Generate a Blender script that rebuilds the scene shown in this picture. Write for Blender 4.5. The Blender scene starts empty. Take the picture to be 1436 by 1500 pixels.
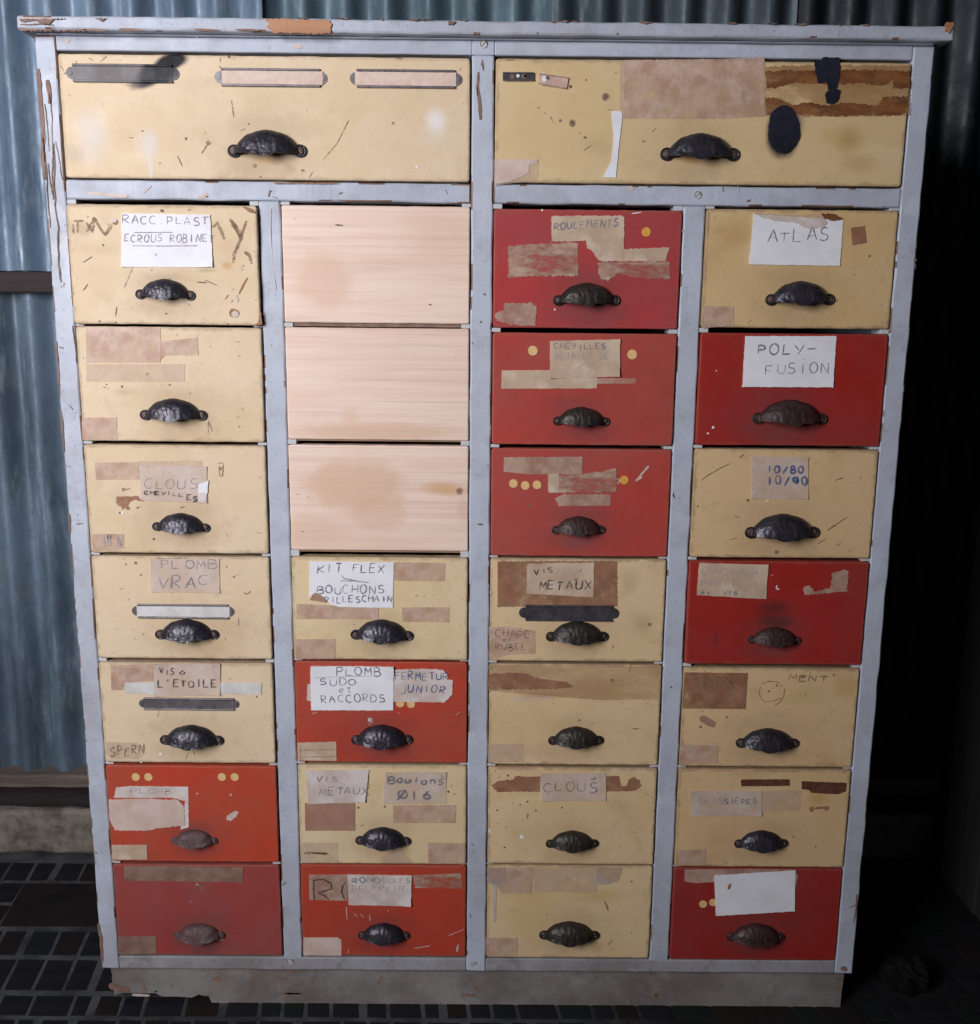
import bpy, math, random
from mathutils import Vector, Matrix, noise as mnoise
random.seed(7)
RAD = math.radians
scene = bpy.context.scene
COL = scene.collection

# ------------------------------------------------------------------ camera, world, lamp, exposure
F, CX, CY = 1440.0, 718.0, 750.0                  # focal length and centre in photo pixels (1436 x 1500)
CAM = Vector((0.00507, -1.40344, 1.07844))
PITCH, YAW, ROLL = 0.190621, 0.005219, 0.010113
_cp, _sp = math.cos(PITCH), math.sin(PITCH)
_f = Vector((math.sin(YAW)*_cp, math.cos(YAW)*_cp, -_sp))
_r = Vector((math.cos(YAW), -math.sin(YAW), 0)); _u = _r.cross(_f)
CR = _r*math.cos(ROLL) + _u*math.sin(ROLL); CU = -_r*math.sin(ROLL) + _u*math.cos(ROLL)
cd = bpy.data.cameras.new('camera'); cam = bpy.data.objects.new('camera', cd); COL.objects.link(cam)
m = Matrix((CR, CU, -_f)).transposed().to_4x4(); m.translation = CAM
cam.matrix_world = m
cd.sensor_fit = 'VERTICAL'; cd.sensor_height = 24.0; cd.lens = 24.0*F/1500.0
cd.clip_start = 0.02; cd.clip_end = 100
scene.camera = cam

W = bpy.data.worlds.new('World'); scene.world = W; W.use_nodes = True
bg = W.node_tree.nodes['Background']; bg.inputs[0].default_value = (0.62, 0.72, 1.0, 1); bg.inputs[1].default_value = 0.022

def area(name, loc, target, size, size_y, power, color):
    ld = bpy.data.lights.new(name, 'AREA'); ld.shape = 'RECTANGLE'; ld.size = size; ld.size_y = size_y
    ld.energy = power; ld.spread = RAD(112); ld.color = color
    o = bpy.data.objects.new(name, ld); COL.objects.link(o); o.location = loc
    o.rotation_euler = (Vector(target)-Vector(loc)).to_track_quat('-Z', 'Y').to_euler()
    return o
area('window_light', (-1.48, -1.84, 1.56), (-0.44, 0.0, 1.22), 1.0, 1.2, 28, (0.96, 0.95, 1.0))
vs = scene.view_settings; vs.view_transform = 'Standard'; vs.look = 'None'; vs.exposure = 0; vs.gamma = 1; vs.use_curve_mapping = False

# ------------------------------------------------------------------ helpers
def P(x, y, Y=0.0):
    """photo point -> point (x, Y, z) on the vertical plane at depth Y"""
    d = _f + CR*((x-CX)/F) - CU*((y-CY)/F)
    return CAM + d*((Y-CAM.y)/d.y)
def PF(x, y, Z=0.0):
    d = _f + CR*((x-CX)/F) - CU*((y-CY)/F)
    return CAM + d*((Z-CAM.z)/d.z)
def crop(ox, oy, s): return lambda x, y: (ox+x/s, oy+y/s)

class MB:
    def __init__(s): s.v = []; s.f = []; s.m = []; s.sm = []
    def add(s, vs, fs, mi=0, smooth=False):
        b = len(s.v); s.v += [tuple(p) for p in vs]
        for f in fs: s.f.append([b+i for i in f]); s.m.append(mi); s.sm.append(smooth)
    def box(s, x0, x1, y0, y1, z0, z1, mi=0):
        vs = [(x, y, z) for x in (x0, x1) for y in (y0, y1) for z in (z0, z1)]
        s.add(vs, [(0,1,3,2),(4,6,7,5),(0,4,5,1),(2,3,7,6),(0,2,6,4),(1,5,7,3)], mi)
    def wbox(s, x0, x1, y0, y1, z0, z1, mi=0, step=0.03, jit=0.0005, bev=0.0015, chip=None):
        """box with softened, slightly uneven edges"""
        def ticks(a, b):
            n = max(1, min(160, int((b-a)/step))); t = [a+(b-a)*i/n for i in range(n+1)]
            bb = min(bev, (b-a)*0.3)
            return [t[0], t[0]+bb] + t[1:-1] + [t[-1]-bb, t[-1]]
        T = (ticks(x0, x1), ticks(y0, y1), ticks(z0, z1)); L = ((x0, x1), (y0, y1), (z0, z1))
        idx = {}; vs = []; fs = []; rimf = []; k0 = len(s.f)
        def vid(i, j, k):
            key = (i, j, k)
            if key not in idx:
                p = Vector((T[0][i], T[1][j], T[2][k]))
                on = [a for a in range(3) if key[a] in (0, len(T[a])-1)]
                if len(on) >= 2:
                    for a in on:
                        h = min(bev, (L[a][1]-L[a][0])*0.3)*(0.35 if len(on) == 2 else 0.42)
                        h *= 1+0.5*mnoise.noise(p*37)
                        p[a] += h if key[a] == 0 else -h
                p += Vector((mnoise.noise(p*23+Vector((3, 0, 0))), mnoise.noise(p*23+Vector((0, 5, 0))), mnoise.noise(p*23+Vector((0, 0, 9)))))*jit
                idx[key] = len(vs); vs.append(p)
            return idx[key]
        n = [len(t)-1 for t in T]
        for a in range(3):
            b, c = (a+1) % 3, (a+2) % 3
            for side in (0, n[a]):
                for i in range(n[b]):
                    for j in range(n[c]):
                        q = []
                        for di, dj in ((0,0),(1,0),(1,1),(0,1)):
                            k = [0,0,0]; k[a] = side; k[b] = i+di; k[c] = j+dj; q.append(vid(*k))
                        fs.append(q if side else q[::-1]); rimf.append(i in (0, n[b]-1) or j in (0, n[c]-1))
        s.add(vs, fs, mi)
        if chip is not None:          # paint knocked off the arrises
            for k, (f, e) in enumerate(zip(fs, rimf)):
                if e:
                    p = Vector(vs[f[0]])+Vector(vs[f[2]]); 
                    if mnoise.noise(p*9)+0.6*mnoise.noise(p*31) > chip[1]: s.m[k0+k] = chip[0]
    def sheet(s, pts, yb, yf, mi=0):
        """flat polygon in the xz plane with thickness yb (back) .. yf (front, smaller y)"""
        n = len(pts)
        ar = sum(pts[i][0]*pts[(i+1) % n][1]-pts[(i+1) % n][0]*pts[i][1] for i in range(n))
        if ar < 0: pts = pts[::-1]
        fy = yf if callable(yf) else (lambda x, z: yf)
        vs = [(x, fy(x, z), z) for x, z in pts] + [(x, yb, z) for x, z in pts]
        s.add(vs, [list(range(n))] + [(i, n+i, n+(i+1) % n, (i+1) % n) for i in range(n)], mi)
    def ribbon(s, pts, w, y, mi=0):
        """ink stroke / scratch: strip of width w along pts (x,z) at depth y (number or function)"""
        fy = y if callable(y) else (lambda x, z: y)
        d = []
        for i in range(len(pts)-1):
            a, b = pts[i], pts[i+1]; L = math.hypot(b[0]-a[0], b[1]-a[1]); k = max(1, int(L/0.004))
            for t in range(k): d.append((a[0]+(b[0]-a[0])*t/k, a[1]+(b[1]-a[1])*t/k))
        d.append(pts[-1])
        if len(d) < 2: return
        vs = []; n = len(d)
        for i in range(n):
            a, b = d[max(0, i-1)], d[min(n-1, i+1)]; dx, dz = b[0]-a[0], b[1]-a[1]; L = math.hypot(dx, dz) or 1
            ww = w*0.5*(0.75+0.5*random.random())*(0.6 if i in (0, n-1) else 1)
            for sgn in (1, -1):
                x, z = d[i][0]-dz/L*ww*sgn, d[i][1]+dx/L*ww*sgn
                vs.append((x, fy(x, z), z))
        s.add(vs, [(2*i, 2*i+1, 2*i+3, 2*i+2) for i in range(n-1)], mi)
    def disc(s, cx, cz, r, yb, yf, mi=0, n=16, sx=1.0):
        s.sheet([(cx+r*sx*math.cos(2*math.pi*i/n), cz+r*math.sin(2*math.pi*i/n)) for i in range(n)], yb, yf, mi)
    def build(s, name, mats, parent=None, origin=(0, 0, 0)):
        o3 = Vector(origin)
        me = bpy.data.meshes.new(name)
        me.from_pydata([tuple(Vector(p)-o3) for p in s.v], [], s.f); me.update()
        for mm in (mats if isinstance(mats, (list, tuple)) else [mats]): me.materials.append(mm)
        me.polygons.foreach_set('material_index', s.m); me.polygons.foreach_set('use_smooth', s.sm)
        ob = bpy.data.objects.new(name, me); COL.objects.link(ob); place(ob, parent, o3)
        return ob
WO = {}
def place(ob, parent, o3):
    WO[ob.name] = Vector(o3)
    if parent is not None:
        ob.parent = parent; ob.location = Vector(o3)-WO[parent.name]
    else: ob.location = o3
def empty(name, loc):
    o = bpy.data.objects.new(name, None); COL.objects.link(o); o.location = loc; WO[o.name] = Vector(loc); o.empty_display_size = 0.1
    return o
def tag(o, label=None, cat=None, group=None, kind=None):
    for k, v in (('label', label), ('category', cat), ('group', group), ('kind', kind)):
        if v: o[k] = v
    return o
def rag(pts, amp, seg=0.0022):
    out = []
    for i in range(len(pts)):
        a, b = pts[i], pts[(i+1) % len(pts)]; L = math.hypot(b[0]-a[0], b[1]-a[1]); k = max(1, int(L/seg))
        for t in range(k):
            j = amp if t else amp*0.5
            out.append((a[0]+(b[0]-a[0])*t/k+random.uniform(-j, j), a[1]+(b[1]-a[1])*t/k+random.uniform(-j, j)))
    return out

# ------------------------------------------------------------------ materials
def new_mat(name):
    mt = bpy.data.materials.new(name); mt.use_nodes = True
    nt = mt.node_tree; return mt, nt, nt.nodes['Principled BSDF']
class NT:
    def __init__(s, nt): s.t = nt; s.tc = nt.nodes.new('ShaderNodeTexCoord'); s.co = s.tc.outputs['Object']
    def n(s, t, **kw):
        o = s.t.nodes.new(t)
        for k, v in kw.items(): setattr(o, k, v)
        return o
    def l(s, a, b): s.t.links.new(a, b)
    def noise(s, scale, detail=5, rough=0.6, stretch=None, seed=0.0, dist=0.0):
        n = s.n('ShaderNodeTexNoise'); n.inputs['Scale'].default_value = scale; n.inputs['Detail'].default_value = detail
        n.inputs['Roughness'].default_value = rough; n.inputs['Distortion'].default_value = dist
        mp = s.n('ShaderNodeMapping'); mp.inputs['Location'].default_value = (seed, seed*1.7, seed*0.6)
        if stretch: mp.inputs['Scale'].default_value = stretch
        s.l(s.co, mp.inputs[0]); s.l(mp.outputs[0], n.inputs['Vector'])
        return n.outputs[0]
    def rng(s, val, a, b, c=0.0, d=1.0, smooth=True):
        r = s.n('ShaderNodeMapRange'); r.interpolation_type = 'SMOOTHSTEP' if smooth else 'LINEAR'
        for i, v in enumerate((a, b, c, d)): r.inputs[i+1].default_value = v
        s.l(val, r.inputs[0]); return r.outputs[0]
    def mix(s, fac, a, b, blend='MIX'):
        x = s.n('ShaderNodeMix', data_type='RGBA', blend_type=blend)
        for sock, v in ((x.inputs[0], fac), (x.inputs[6], a), (x.inputs[7], b)):
            if hasattr(v, 'is_output'): s.l(v, sock)
            else: sock.default_value = v if not isinstance(v, tuple) else (*v[:3], 1)
        return x.outputs[2]
    def math(s, op, a, b=0.0):
        x = s.n('ShaderNodeMath', operation=op)
        for i, v in enumerate((a, b)):
            if hasattr(v, 'is_output'): s.l(v, x.inputs[i])
            else: x.inputs[i].default_value = v
        return x.outputs[0]
    def bump(s, h, strength, dist, bsdf):
        b = s.n('ShaderNodeBump'); b.inputs['Strength'].default_value = strength; b.inputs['Distance'].default_value = dist
        s.l(h, b.inputs['Height']); s.l(b.outputs[0], bsdf.inputs['Normal'])
    def spot(s, col, c, r, rot, colour, strength, soft, nz=0.35, nscale=40):
        """a stain with its own shape: centre c=(x,z), radii r, in object space"""
        mp = s.n('ShaderNodeMapping', vector_type='TEXTURE')
        mp.inputs['Location'].default_value = (c[0], 0, c[1]); mp.inputs['Rotation'].default_value = (0, rot, 0)
        mp.inputs['Scale'].default_value = (r[0], 1000, r[1]); s.l(s.co, mp.inputs[0])
        ln = s.n('ShaderNodeVectorMath', operation='LENGTH'); s.l(mp.outputs[0], ln.inputs[0])
        d = s.math('ADD', ln.outputs['Value'], s.math('MULTIPLY', s.math('SUBTRACT', s.noise(nscale, 4, seed=c[0]*31), 0.5), nz*2))
        f = s.rng(d, 1.0-soft, 1.0+soft*0.3, strength, 0.0)
        return s.mix(f, col, colour)
def mul(c, k): return tuple(x*k for x in c)

def paint(name, base, size=None, spots=(), dirt=1.0, rough=0.64, seed=None, worn=None, grain=False, alt=None, rim=1.0, mottle=0.0):
    seed = random.uniform(0, 50) if seed is None else seed
    mt, nt, B = new_mat(name); N = NT(nt)
    alt = alt or (base[0]*0.93, base[1]*0.89, base[2]*0.80)
    c = N.mix(N.rng(N.noise(7, 5, seed=seed), 0.38, 0.68, 0, 0.75), base, alt)
    c = N.mix(N.rng(N.noise(34, 6, 0.7, seed=seed+3), 0.52, 0.78, 0, 0.34*dirt), c, mul(base, 0.6))
    c = N.mix(N.rng(N.noise(420, 2, seed=seed), 0.3, 0.7, 0, 0.16), c, mul(base, 0.72))
    c = N.mix(N.rng(N.noise(5.5, 6, 0.7, seed=seed+31, dist=0.6), 0.50, 0.74, 0, 0.42*dirt), c, (base[0]*0.70, base[1]*0.62, base[2]*0.52))
    c = N.mix(N.rng(N.noise(13, 6, 0.75, seed=seed+41, stretch=(0.6, 1, 1.4)), 0.55, 0.72, 0, 0.28*dirt), c, (min(1, base[0]*1.08), min(1, base[1]*1.16+.01), min(1, base[2]*1.3+.012)))
    # fine scuffs running along the boards
    c = N.mix(N.rng(N.noise(60, 4, 0.75, stretch=(0.25, 1, 1.6), seed=seed+9), 0.66, 0.75, 0, 0.26*dirt), c, (base[0]*0.62, base[1]*0.52, base[2]*0.46))
    # fly specks
    c = N.mix(N.rng(N.noise(150, 1, 0.4, seed=seed+20), 0.765, 0.79, 0, 0.5*min(1, dirt)), c, (0.09, 0.06, 0.045))
    if size:                     # handling grime gathered along the rim of the front
        w, h = size
        sp = N.n('ShaderNodeSeparateXYZ'); N.l(N.co, sp.inputs[0])
        dz = N.math('SUBTRACT', h/2, N.math('ABSOLUTE', sp.outputs[2])); dx = N.math('SUBTRACT', w/2, N.math('ABSOLUTE', sp.outputs[0]))
        d = N.math('MINIMUM', dz, dx)
        d = N.math('ADD', d, N.math('MULTIPLY', N.math('SUBTRACT', N.noise(48, 5, 0.7, seed=seed+1), 0.5), -0.016))
        c = N.mix(N.rng(d, 0.0, 0.0055, 0.45*dirt*rim, 0.0), c, (0.24, 0.16, 0.105))
    if mottle:                   # hand grime and thin paint
        c = N.mix(N.rng(N.noise(26, 7, 0.75, seed=seed+51, stretch=(1, 1, 0.8)), 0.48, 0.72, 0, 0.55*mottle), c, (base[0]*0.60, base[1]*0.58, base[2]*0.54))
        c = N.mix(N.rng(N.noise(95, 4, 0.8, seed=seed+57), 0.55, 0.72, 0, 0.5*mottle), c, (base[0]*0.55, base[1]*0.50, base[2]*0.46))
        c = N.mix(N.rng(N.noise(17, 6, 0.7, seed=seed+61), 0.52, 0.70, 0, 0.4*mottle), c, (min(1, base[0]*1.18), min(1, base[1]*1.16), min(1, base[2]*1.12)))
    if worn:
        c = N.mix(N.rng(N.noise(30, 7, 0.72, seed=seed+5), worn, worn+0.035, 0, 0.95), c, (0.22, 0.115, 0.07))
    for sp in spots: c = N.spot(c, *sp)
    N.l(c, B.inputs['Base Color'])
    N.l(N.rng(N.noise(22, 4, seed=seed+2), 0.3, 0.7, rough-0.1, rough+0.14), B.inputs['Roughness'])
    B.inputs['Specular IOR Level'].default_value = 0.32
    h = N.math('ADD', N.math('MULTIPLY', N.noise(240, 3, seed=seed), 0.5), N.math('MULTIPLY', N.noise(18, 3, stretch=(0.5, 1, 2) if not grain else (3, 1, 0.3), seed=seed), 1.2))
    N.bump(h, 0.22, 0.0012, B)
    return mt
def flat(name, a, b, scale=60, rough=0.6, alpha=1.0, bump=0.15, hole=None, metallic=0.0, stretch=None, th=(0.35, 0.65), third=None, spec=None):
    """two-tone mottled material, optionally thinned by noise (old glue and tape)"""
    mt, nt, B = new_mat(name); N = NT(nt); sd = random.uniform(0, 60)
    c = N.mix(N.rng(N.noise(scale, 5, 0.65, seed=sd, stretch=stretch), th[0], th[1]), a, b)
    if third: c = N.mix(N.rng(N.noise(scale*1.3, 5, 0.6, seed=sd+11), 0.48, 0.70, 0, 0.5), c, third)
    if spec is not None: B.inputs['Specular IOR Level'].default_value = spec
    N.l(c, B.inputs['Base Color']); B.inputs['Roughness'].default_value = rough; B.inputs['Metallic'].default_value = metallic
    if hole:
        N.l(N.rng(N.noise(hole[2], 5, 0.7, seed=sd+7, stretch=stretch), hole[0], hole[1], hole[3] if len(hole) > 3 else 0.0, alpha), B.inputs['Alpha'])
    elif alpha < 1: B.inputs['Alpha'].default_value = alpha
    if bump: N.bump(N.noise(scale*2.2, 4, seed=sd, stretch=stretch), bump, 0.001, B)
    return mt

M = {}
WHITE = (0.475, 0.51, 0.59)
M['frame'] = paint('worn_lilac_white_paint', WHITE, dirt=0.9, rough=0.45, worn=0.685, mottle=0.8, grain=True, alt=(0.39, 0.41, 0.47))
M['frame_worn'] = paint('chipped_lilac_white_paint', WHITE, dirt=1.1, rough=0.48, worn=0.64, mottle=1.0, grain=True, alt=(0.37, 0.375, 0.42))
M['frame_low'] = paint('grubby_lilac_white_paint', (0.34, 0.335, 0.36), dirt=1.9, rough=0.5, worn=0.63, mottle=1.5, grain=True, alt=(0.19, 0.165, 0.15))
M['runner'] = paint('runner_paint', (0.52, 0.53, 0.56), dirt=0.8, alt=(0.50, 0.47, 0.43))
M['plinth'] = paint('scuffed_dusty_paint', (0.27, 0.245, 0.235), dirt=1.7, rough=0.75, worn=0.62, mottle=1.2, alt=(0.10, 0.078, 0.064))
M['bare_wood'] = flat('bare_orange_wood', (0.46, 0.22, 0.11), (0.34, 0.15, 0.075), 30, 0.6, stretch=(0.3, 1, 3))
M['bare_brown'] = flat('bare_brown_wood', (0.26, 0.155, 0.115), (0.17, 0.10, 0.075), 60, 0.7)
M['raw'] = flat('raw_box_wood', (0.34, 0.22, 0.13), (0.26, 0.16, 0.09), 30, 0.7, stretch=(0.2, 1, 2))
M['dark_in'] = flat('old_inside_wood', (0.10, 0.07, 0.05), (0.06, 0.04, 0.03), 20, 0.8)
# marks
M['scratch'] = flat('dark_scratch', (0.10, 0.07, 0.055), (0.24, 0.16, 0.11), 200, 0.7, bump=0)
M['chip_brown'] = flat('brown_chip', (0.26, 0.12, 0.06), (0.34, 0.18, 0.10), 150, 0.7, bump=0)
M['chip_white'] = flat('white_chip', (0.80, 0.80, 0.80), (0.72, 0.72, 0.74), 100, 0.5, bump=0)
M['pale'] = flat('pale_scuff', (0.60, 0.50, 0.44), (0.5, 0.38, 0.33), 100, 0.6, bump=0)
M['smear'] = flat('brown_smear', (0.20, 0.13, 0.08), (0.34, 0.24, 0.15), 180, 0.8, alpha=0.8, hole=(0.3, 0.6, 160), bump=0)
# inks
M['pencil'] = flat('grey_pencil', (0.14, 0.135, 0.17), (0.26, 0.25, 0.29), 300, 0.6, bump=0, alpha=0.95, hole=(0.34, 0.58, 210, 0.30))
M['faint'] = flat('faded_pencil', (0.40, 0.34, 0.33), (0.50, 0.43, 0.40), 300, 0.7, bump=0, alpha=0.95, hole=(0.34, 0.58, 210, 0.30))
M['black'] = flat('black_ink', (0.03, 0.025, 0.03), (0.08, 0.07, 0.07), 300, 0.5, bump=0, alpha=0.95, hole=(0.34, 0.58, 210, 0.30))
M['blue'] = flat('blue_ink', (0.05, 0.09, 0.24), (0.12, 0.16, 0.3), 300, 0.5, bump=0, alpha=0.95, hole=(0.34, 0.58, 210, 0.30))
M['slate'] = flat('slate_blue_ink', (0.11, 0.14, 0.20), (0.24, 0.27, 0.33), 200, 0.5, bump=0, alpha=0.95, hole=(0.34, 0.58, 210, 0.30))
# papers and tapes
M['paper'] = flat('white_paper', (0.80, 0.80, 0.83), (0.74, 0.73, 0.76), 14, 0.75, bump=0.25, third=(0.66, 0.63, 0.64))
M['paper_grey'] = flat('soiled_paper', (0.66, 0.58, 0.55), (0.52, 0.42, 0.37), 22, 0.75, bump=0.4, third=(0.72, 0.68, 0.68))
M['paper_tan'] = flat('aged_tan_paper', (0.58, 0.44, 0.32), (0.46, 0.33, 0.23), 26, 0.75, bump=0.4, third=(0.66, 0.55, 0.45))
M['paper_pink'] = flat('faded_pink_paper', (0.62, 0.48, 0.42), (0.54, 0.39, 0.32), 30, 0.7, bump=0.3)
M['thin'] = flat('thin_stained_paper', (0.71, 0.59, 0.52), (0.66, 0.52, 0.44), 26, 0.55, alpha=0.75, hole=(0.3, 0.6, 22, 0.35), bump=0.3, third=(0.76, 0.69, 0.66))
M['tape'] = flat('pinkish_tape', (0.64, 0.45, 0.35), (0.50, 0.31, 0.22), 34, 0.5, alpha=0.92, hole=(0.30, 0.62, 30, 0.22), bump=0.3, third=(0.70, 0.58, 0.51))
M['tape_light'] = flat('pale_old_tape', (0.67, 0.52, 0.40), (0.61, 0.45, 0.33), 30, 0.5, alpha=0.55, hole=(0.3, 0.6, 24, 0.15), bump=0.3, third=(0.68, 0.57, 0.47))
M['tape_brown'] = flat('brown_old_tape', (0.34, 0.16, 0.09), (0.26, 0.115, 0.065), 32, 0.5, alpha=0.9, hole=(0.28, 0.58, 36, 0.3), bump=0.4, third=(0.42, 0.24, 0.15))
M['tape_clay'] = flat('clay_brown_tape', (0.38, 0.215, 0.15), (0.34, 0.18, 0.125), 40, 0.55, bump=0.25)
M['glue'] = flat('dark_glue_residue', (0.30, 0.115, 0.035), (0.16, 0.05, 0.018), 30, 0.5, alpha=0.96, hole=(0.30, 0.56, 40, 0.12), bump=0.5, third=(0.10, 0.032, 0.012), stretch=(0.5, 1, 1.4))
M['glue_dark'] = flat('blackish_glue_residue', (0.15, 0.06, 0.035), (0.10, 0.04, 0.025), 60, 0.5, alpha=0.95, bump=0.4)
M['residue_red'] = flat('scraped_label_residue', (0.52, 0.37, 0.27), (0.40, 0.23, 0.16), 30, 0.65, alpha=0.92, hole=(0.30, 0.62, 34, 0.05), bump=0.5, stretch=(0.7, 1, 1.8))
M['tape_red'] = flat('dull_tape_on_red', (0.50, 0.33, 0.25), (0.38, 0.22, 0.16), 30, 0.55, alpha=0.9, hole=(0.2, 0.5, 30, 0.4), bump=0.4, third=(0.58, 0.45, 0.36))
M['tape_grey'] = flat('grey_brown_tape', (0.30, 0.19, 0.14), (0.22, 0.12, 0.09), 40, 0.6, alpha=0.9, hole=(0.2, 0.5, 40, 0.5), bump=0.4)
M['stain_tan'] = flat('brown_glue_film', (0.46, 0.27, 0.12), (0.34, 0.17, 0.06), 22, 0.5, alpha=0.62, hole=(0.34, 0.62, 18, 0.02), bump=0.4, stretch=(0.6, 1, 1.3))
M['tan_band'] = flat('thin_tan_tape_film', (0.52, 0.34, 0.18), (0.44, 0.27, 0.14), 14, 0.5, alpha=0.5, hole=(0.30, 0.62, 12, 0.08), bump=0.3, stretch=(0.5, 1, 1.3))
M['white_tape'] = flat('white_tape', (0.80, 0.79, 0.84), (0.74, 0.72, 0.76), 30, 0.5)
M['silver_tape'] = flat('silver_grey_tape', (0.55, 0.52, 0.54), (0.50, 0.38, 0.30), 26, 0.3, alpha=0.6, hole=(0.25, 0.55, 34, 0.2))
M['drip'] = flat('white_paint_drip', (0.62, 0.60, 0.62), (0.55, 0.5, 0.48), 60, 0.4, alpha=0.7)
M['dot'] = flat('cream_dot', (0.74, 0.50, 0.22), (0.66, 0.42, 0.17), 200, 0.6, bump=0)
M['dot_orange'] = flat('orange_dot', (0.74, 0.38, 0.06), (0.6, 0.3, 0.06), 200, 0.5, bump=0)
M['spray'] = flat('black_paint_blob', (0.012, 0.012, 0.02), (0.02, 0.02, 0.035), 60, 0.6, bump=0.2, spec=0.15)
M['card'] = flat('pinkish_card', (0.70, 0.55, 0.46), (0.60, 0.44, 0.36), 40, 0.7)
M['card_white'] = flat('greyish_card', (0.66, 0.65, 0.64), (0.54, 0.51, 0.48), 30, 0.7)
M['holder'] = flat('dull_steel', (0.20, 0.18, 0.185), (0.13, 0.115, 0.125), 60, 0.42, metallic=0.5)
M['holder_dark'] = flat('blackened_steel', (0.10, 0.095, 0.105), (0.055, 0.05, 0.06), 60, 0.45, metallic=0.5)
M['bracket'] = flat('pink_painted_tin', (0.62, 0.42, 0.35), (0.5, 0.33, 0.27), 80, 0.5)
def iron(name, a, b, rough, met=0.35):
    mt, nt, B = new_mat(name); N = NT(nt); sd = random.uniform(0, 50)
    c = N.mix(N.rng(N.noise(2.5, 6, 0.7, seed=sd), 0.42, 0.7), a, b)
    c = N.mix(N.rng(N.noise(14, 4, 0.7, seed=sd+5), 0.55, 0.75, 0, 0.6), c, mul(b, 1.5))
    N.l(c, B.inputs['Base Color']); B.inputs['Metallic'].default_value = met
    N.l(N.rng(N.noise(8, 4, seed=sd+2), 0.3, 0.7, rough-0.1, rough+0.16), B.inputs['Roughness'])
    N.bump(N.noise(16, 4, 0.55, seed=sd), 0.13, 0.012, B)
    return mt
M['iron'] = iron('black_cast_iron', (0.020, 0.019, 0.027), (0.050, 0.045, 0.056), 0.33)
M['iron_brown'] = iron('brownish_cast_iron', (0.022, 0.019, 0.017), (0.048, 0.036, 0.029), 0.42)
M['iron_red'] = iron('red_smeared_iron', (0.034, 0.016, 0.015), (0.062, 0.028, 0.025), 0.5, 0.2)
M['iron_dust'] = iron('dusty_red_iron', (0.085, 0.042, 0.042), (0.14, 0.10, 0.10), 0.6, 0.1)
M['screw'] = iron('rusty_screw', (0.095, 0.06, 0.055), (0.16, 0.10, 0.09), 0.5, 0.4)
M['screw_dark'] = iron('dark_screw', (0.045, 0.03, 0.027), (0.08, 0.05, 0.045), 0.5, 0.4)

CREAM = (0.72, 0.565, 0.385); RED = (0.50, 0.040, 0.028); RED_D = (0.33, 0.016, 0.011)
def pine(name, size, spots=(), seed=0):
    mt, nt, B = new_mat(name); N = NT(nt)
    g = N.noise(9, 6, 0.6, stretch=(0.5, 1, 7.0), seed=seed, dist=0.4)
    c = N.mix(N.rng(g, 0.32, 0.72), (0.82, 0.635, 0.53), (0.75, 0.545, 0.425))
    c = N.mix(N.rng(N.noise(40, 4, 0.6, stretch=(0.12, 1, 6), seed=seed+4), 0.5, 0.75, 0, 0.3), c, (0.60, 0.41, 0.30))
    c = N.mix(N.rng(N.noise(55, 3, 0.5, stretch=(0.05, 1, 5), seed=seed+14), 0.52, 0.66, 0, 0.34), c, (0.60, 0.42, 0.32))
    for s in spots: c = N.spot(c, *s)
    N.l(c, B.inputs['Base Color']); B.inputs['Roughness'].default_value = 0.48
    N.bump(N.noise(70, 4, stretch=(0.1, 1, 5), seed=seed), 0.12, 0.001, B)
    return mt

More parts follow.
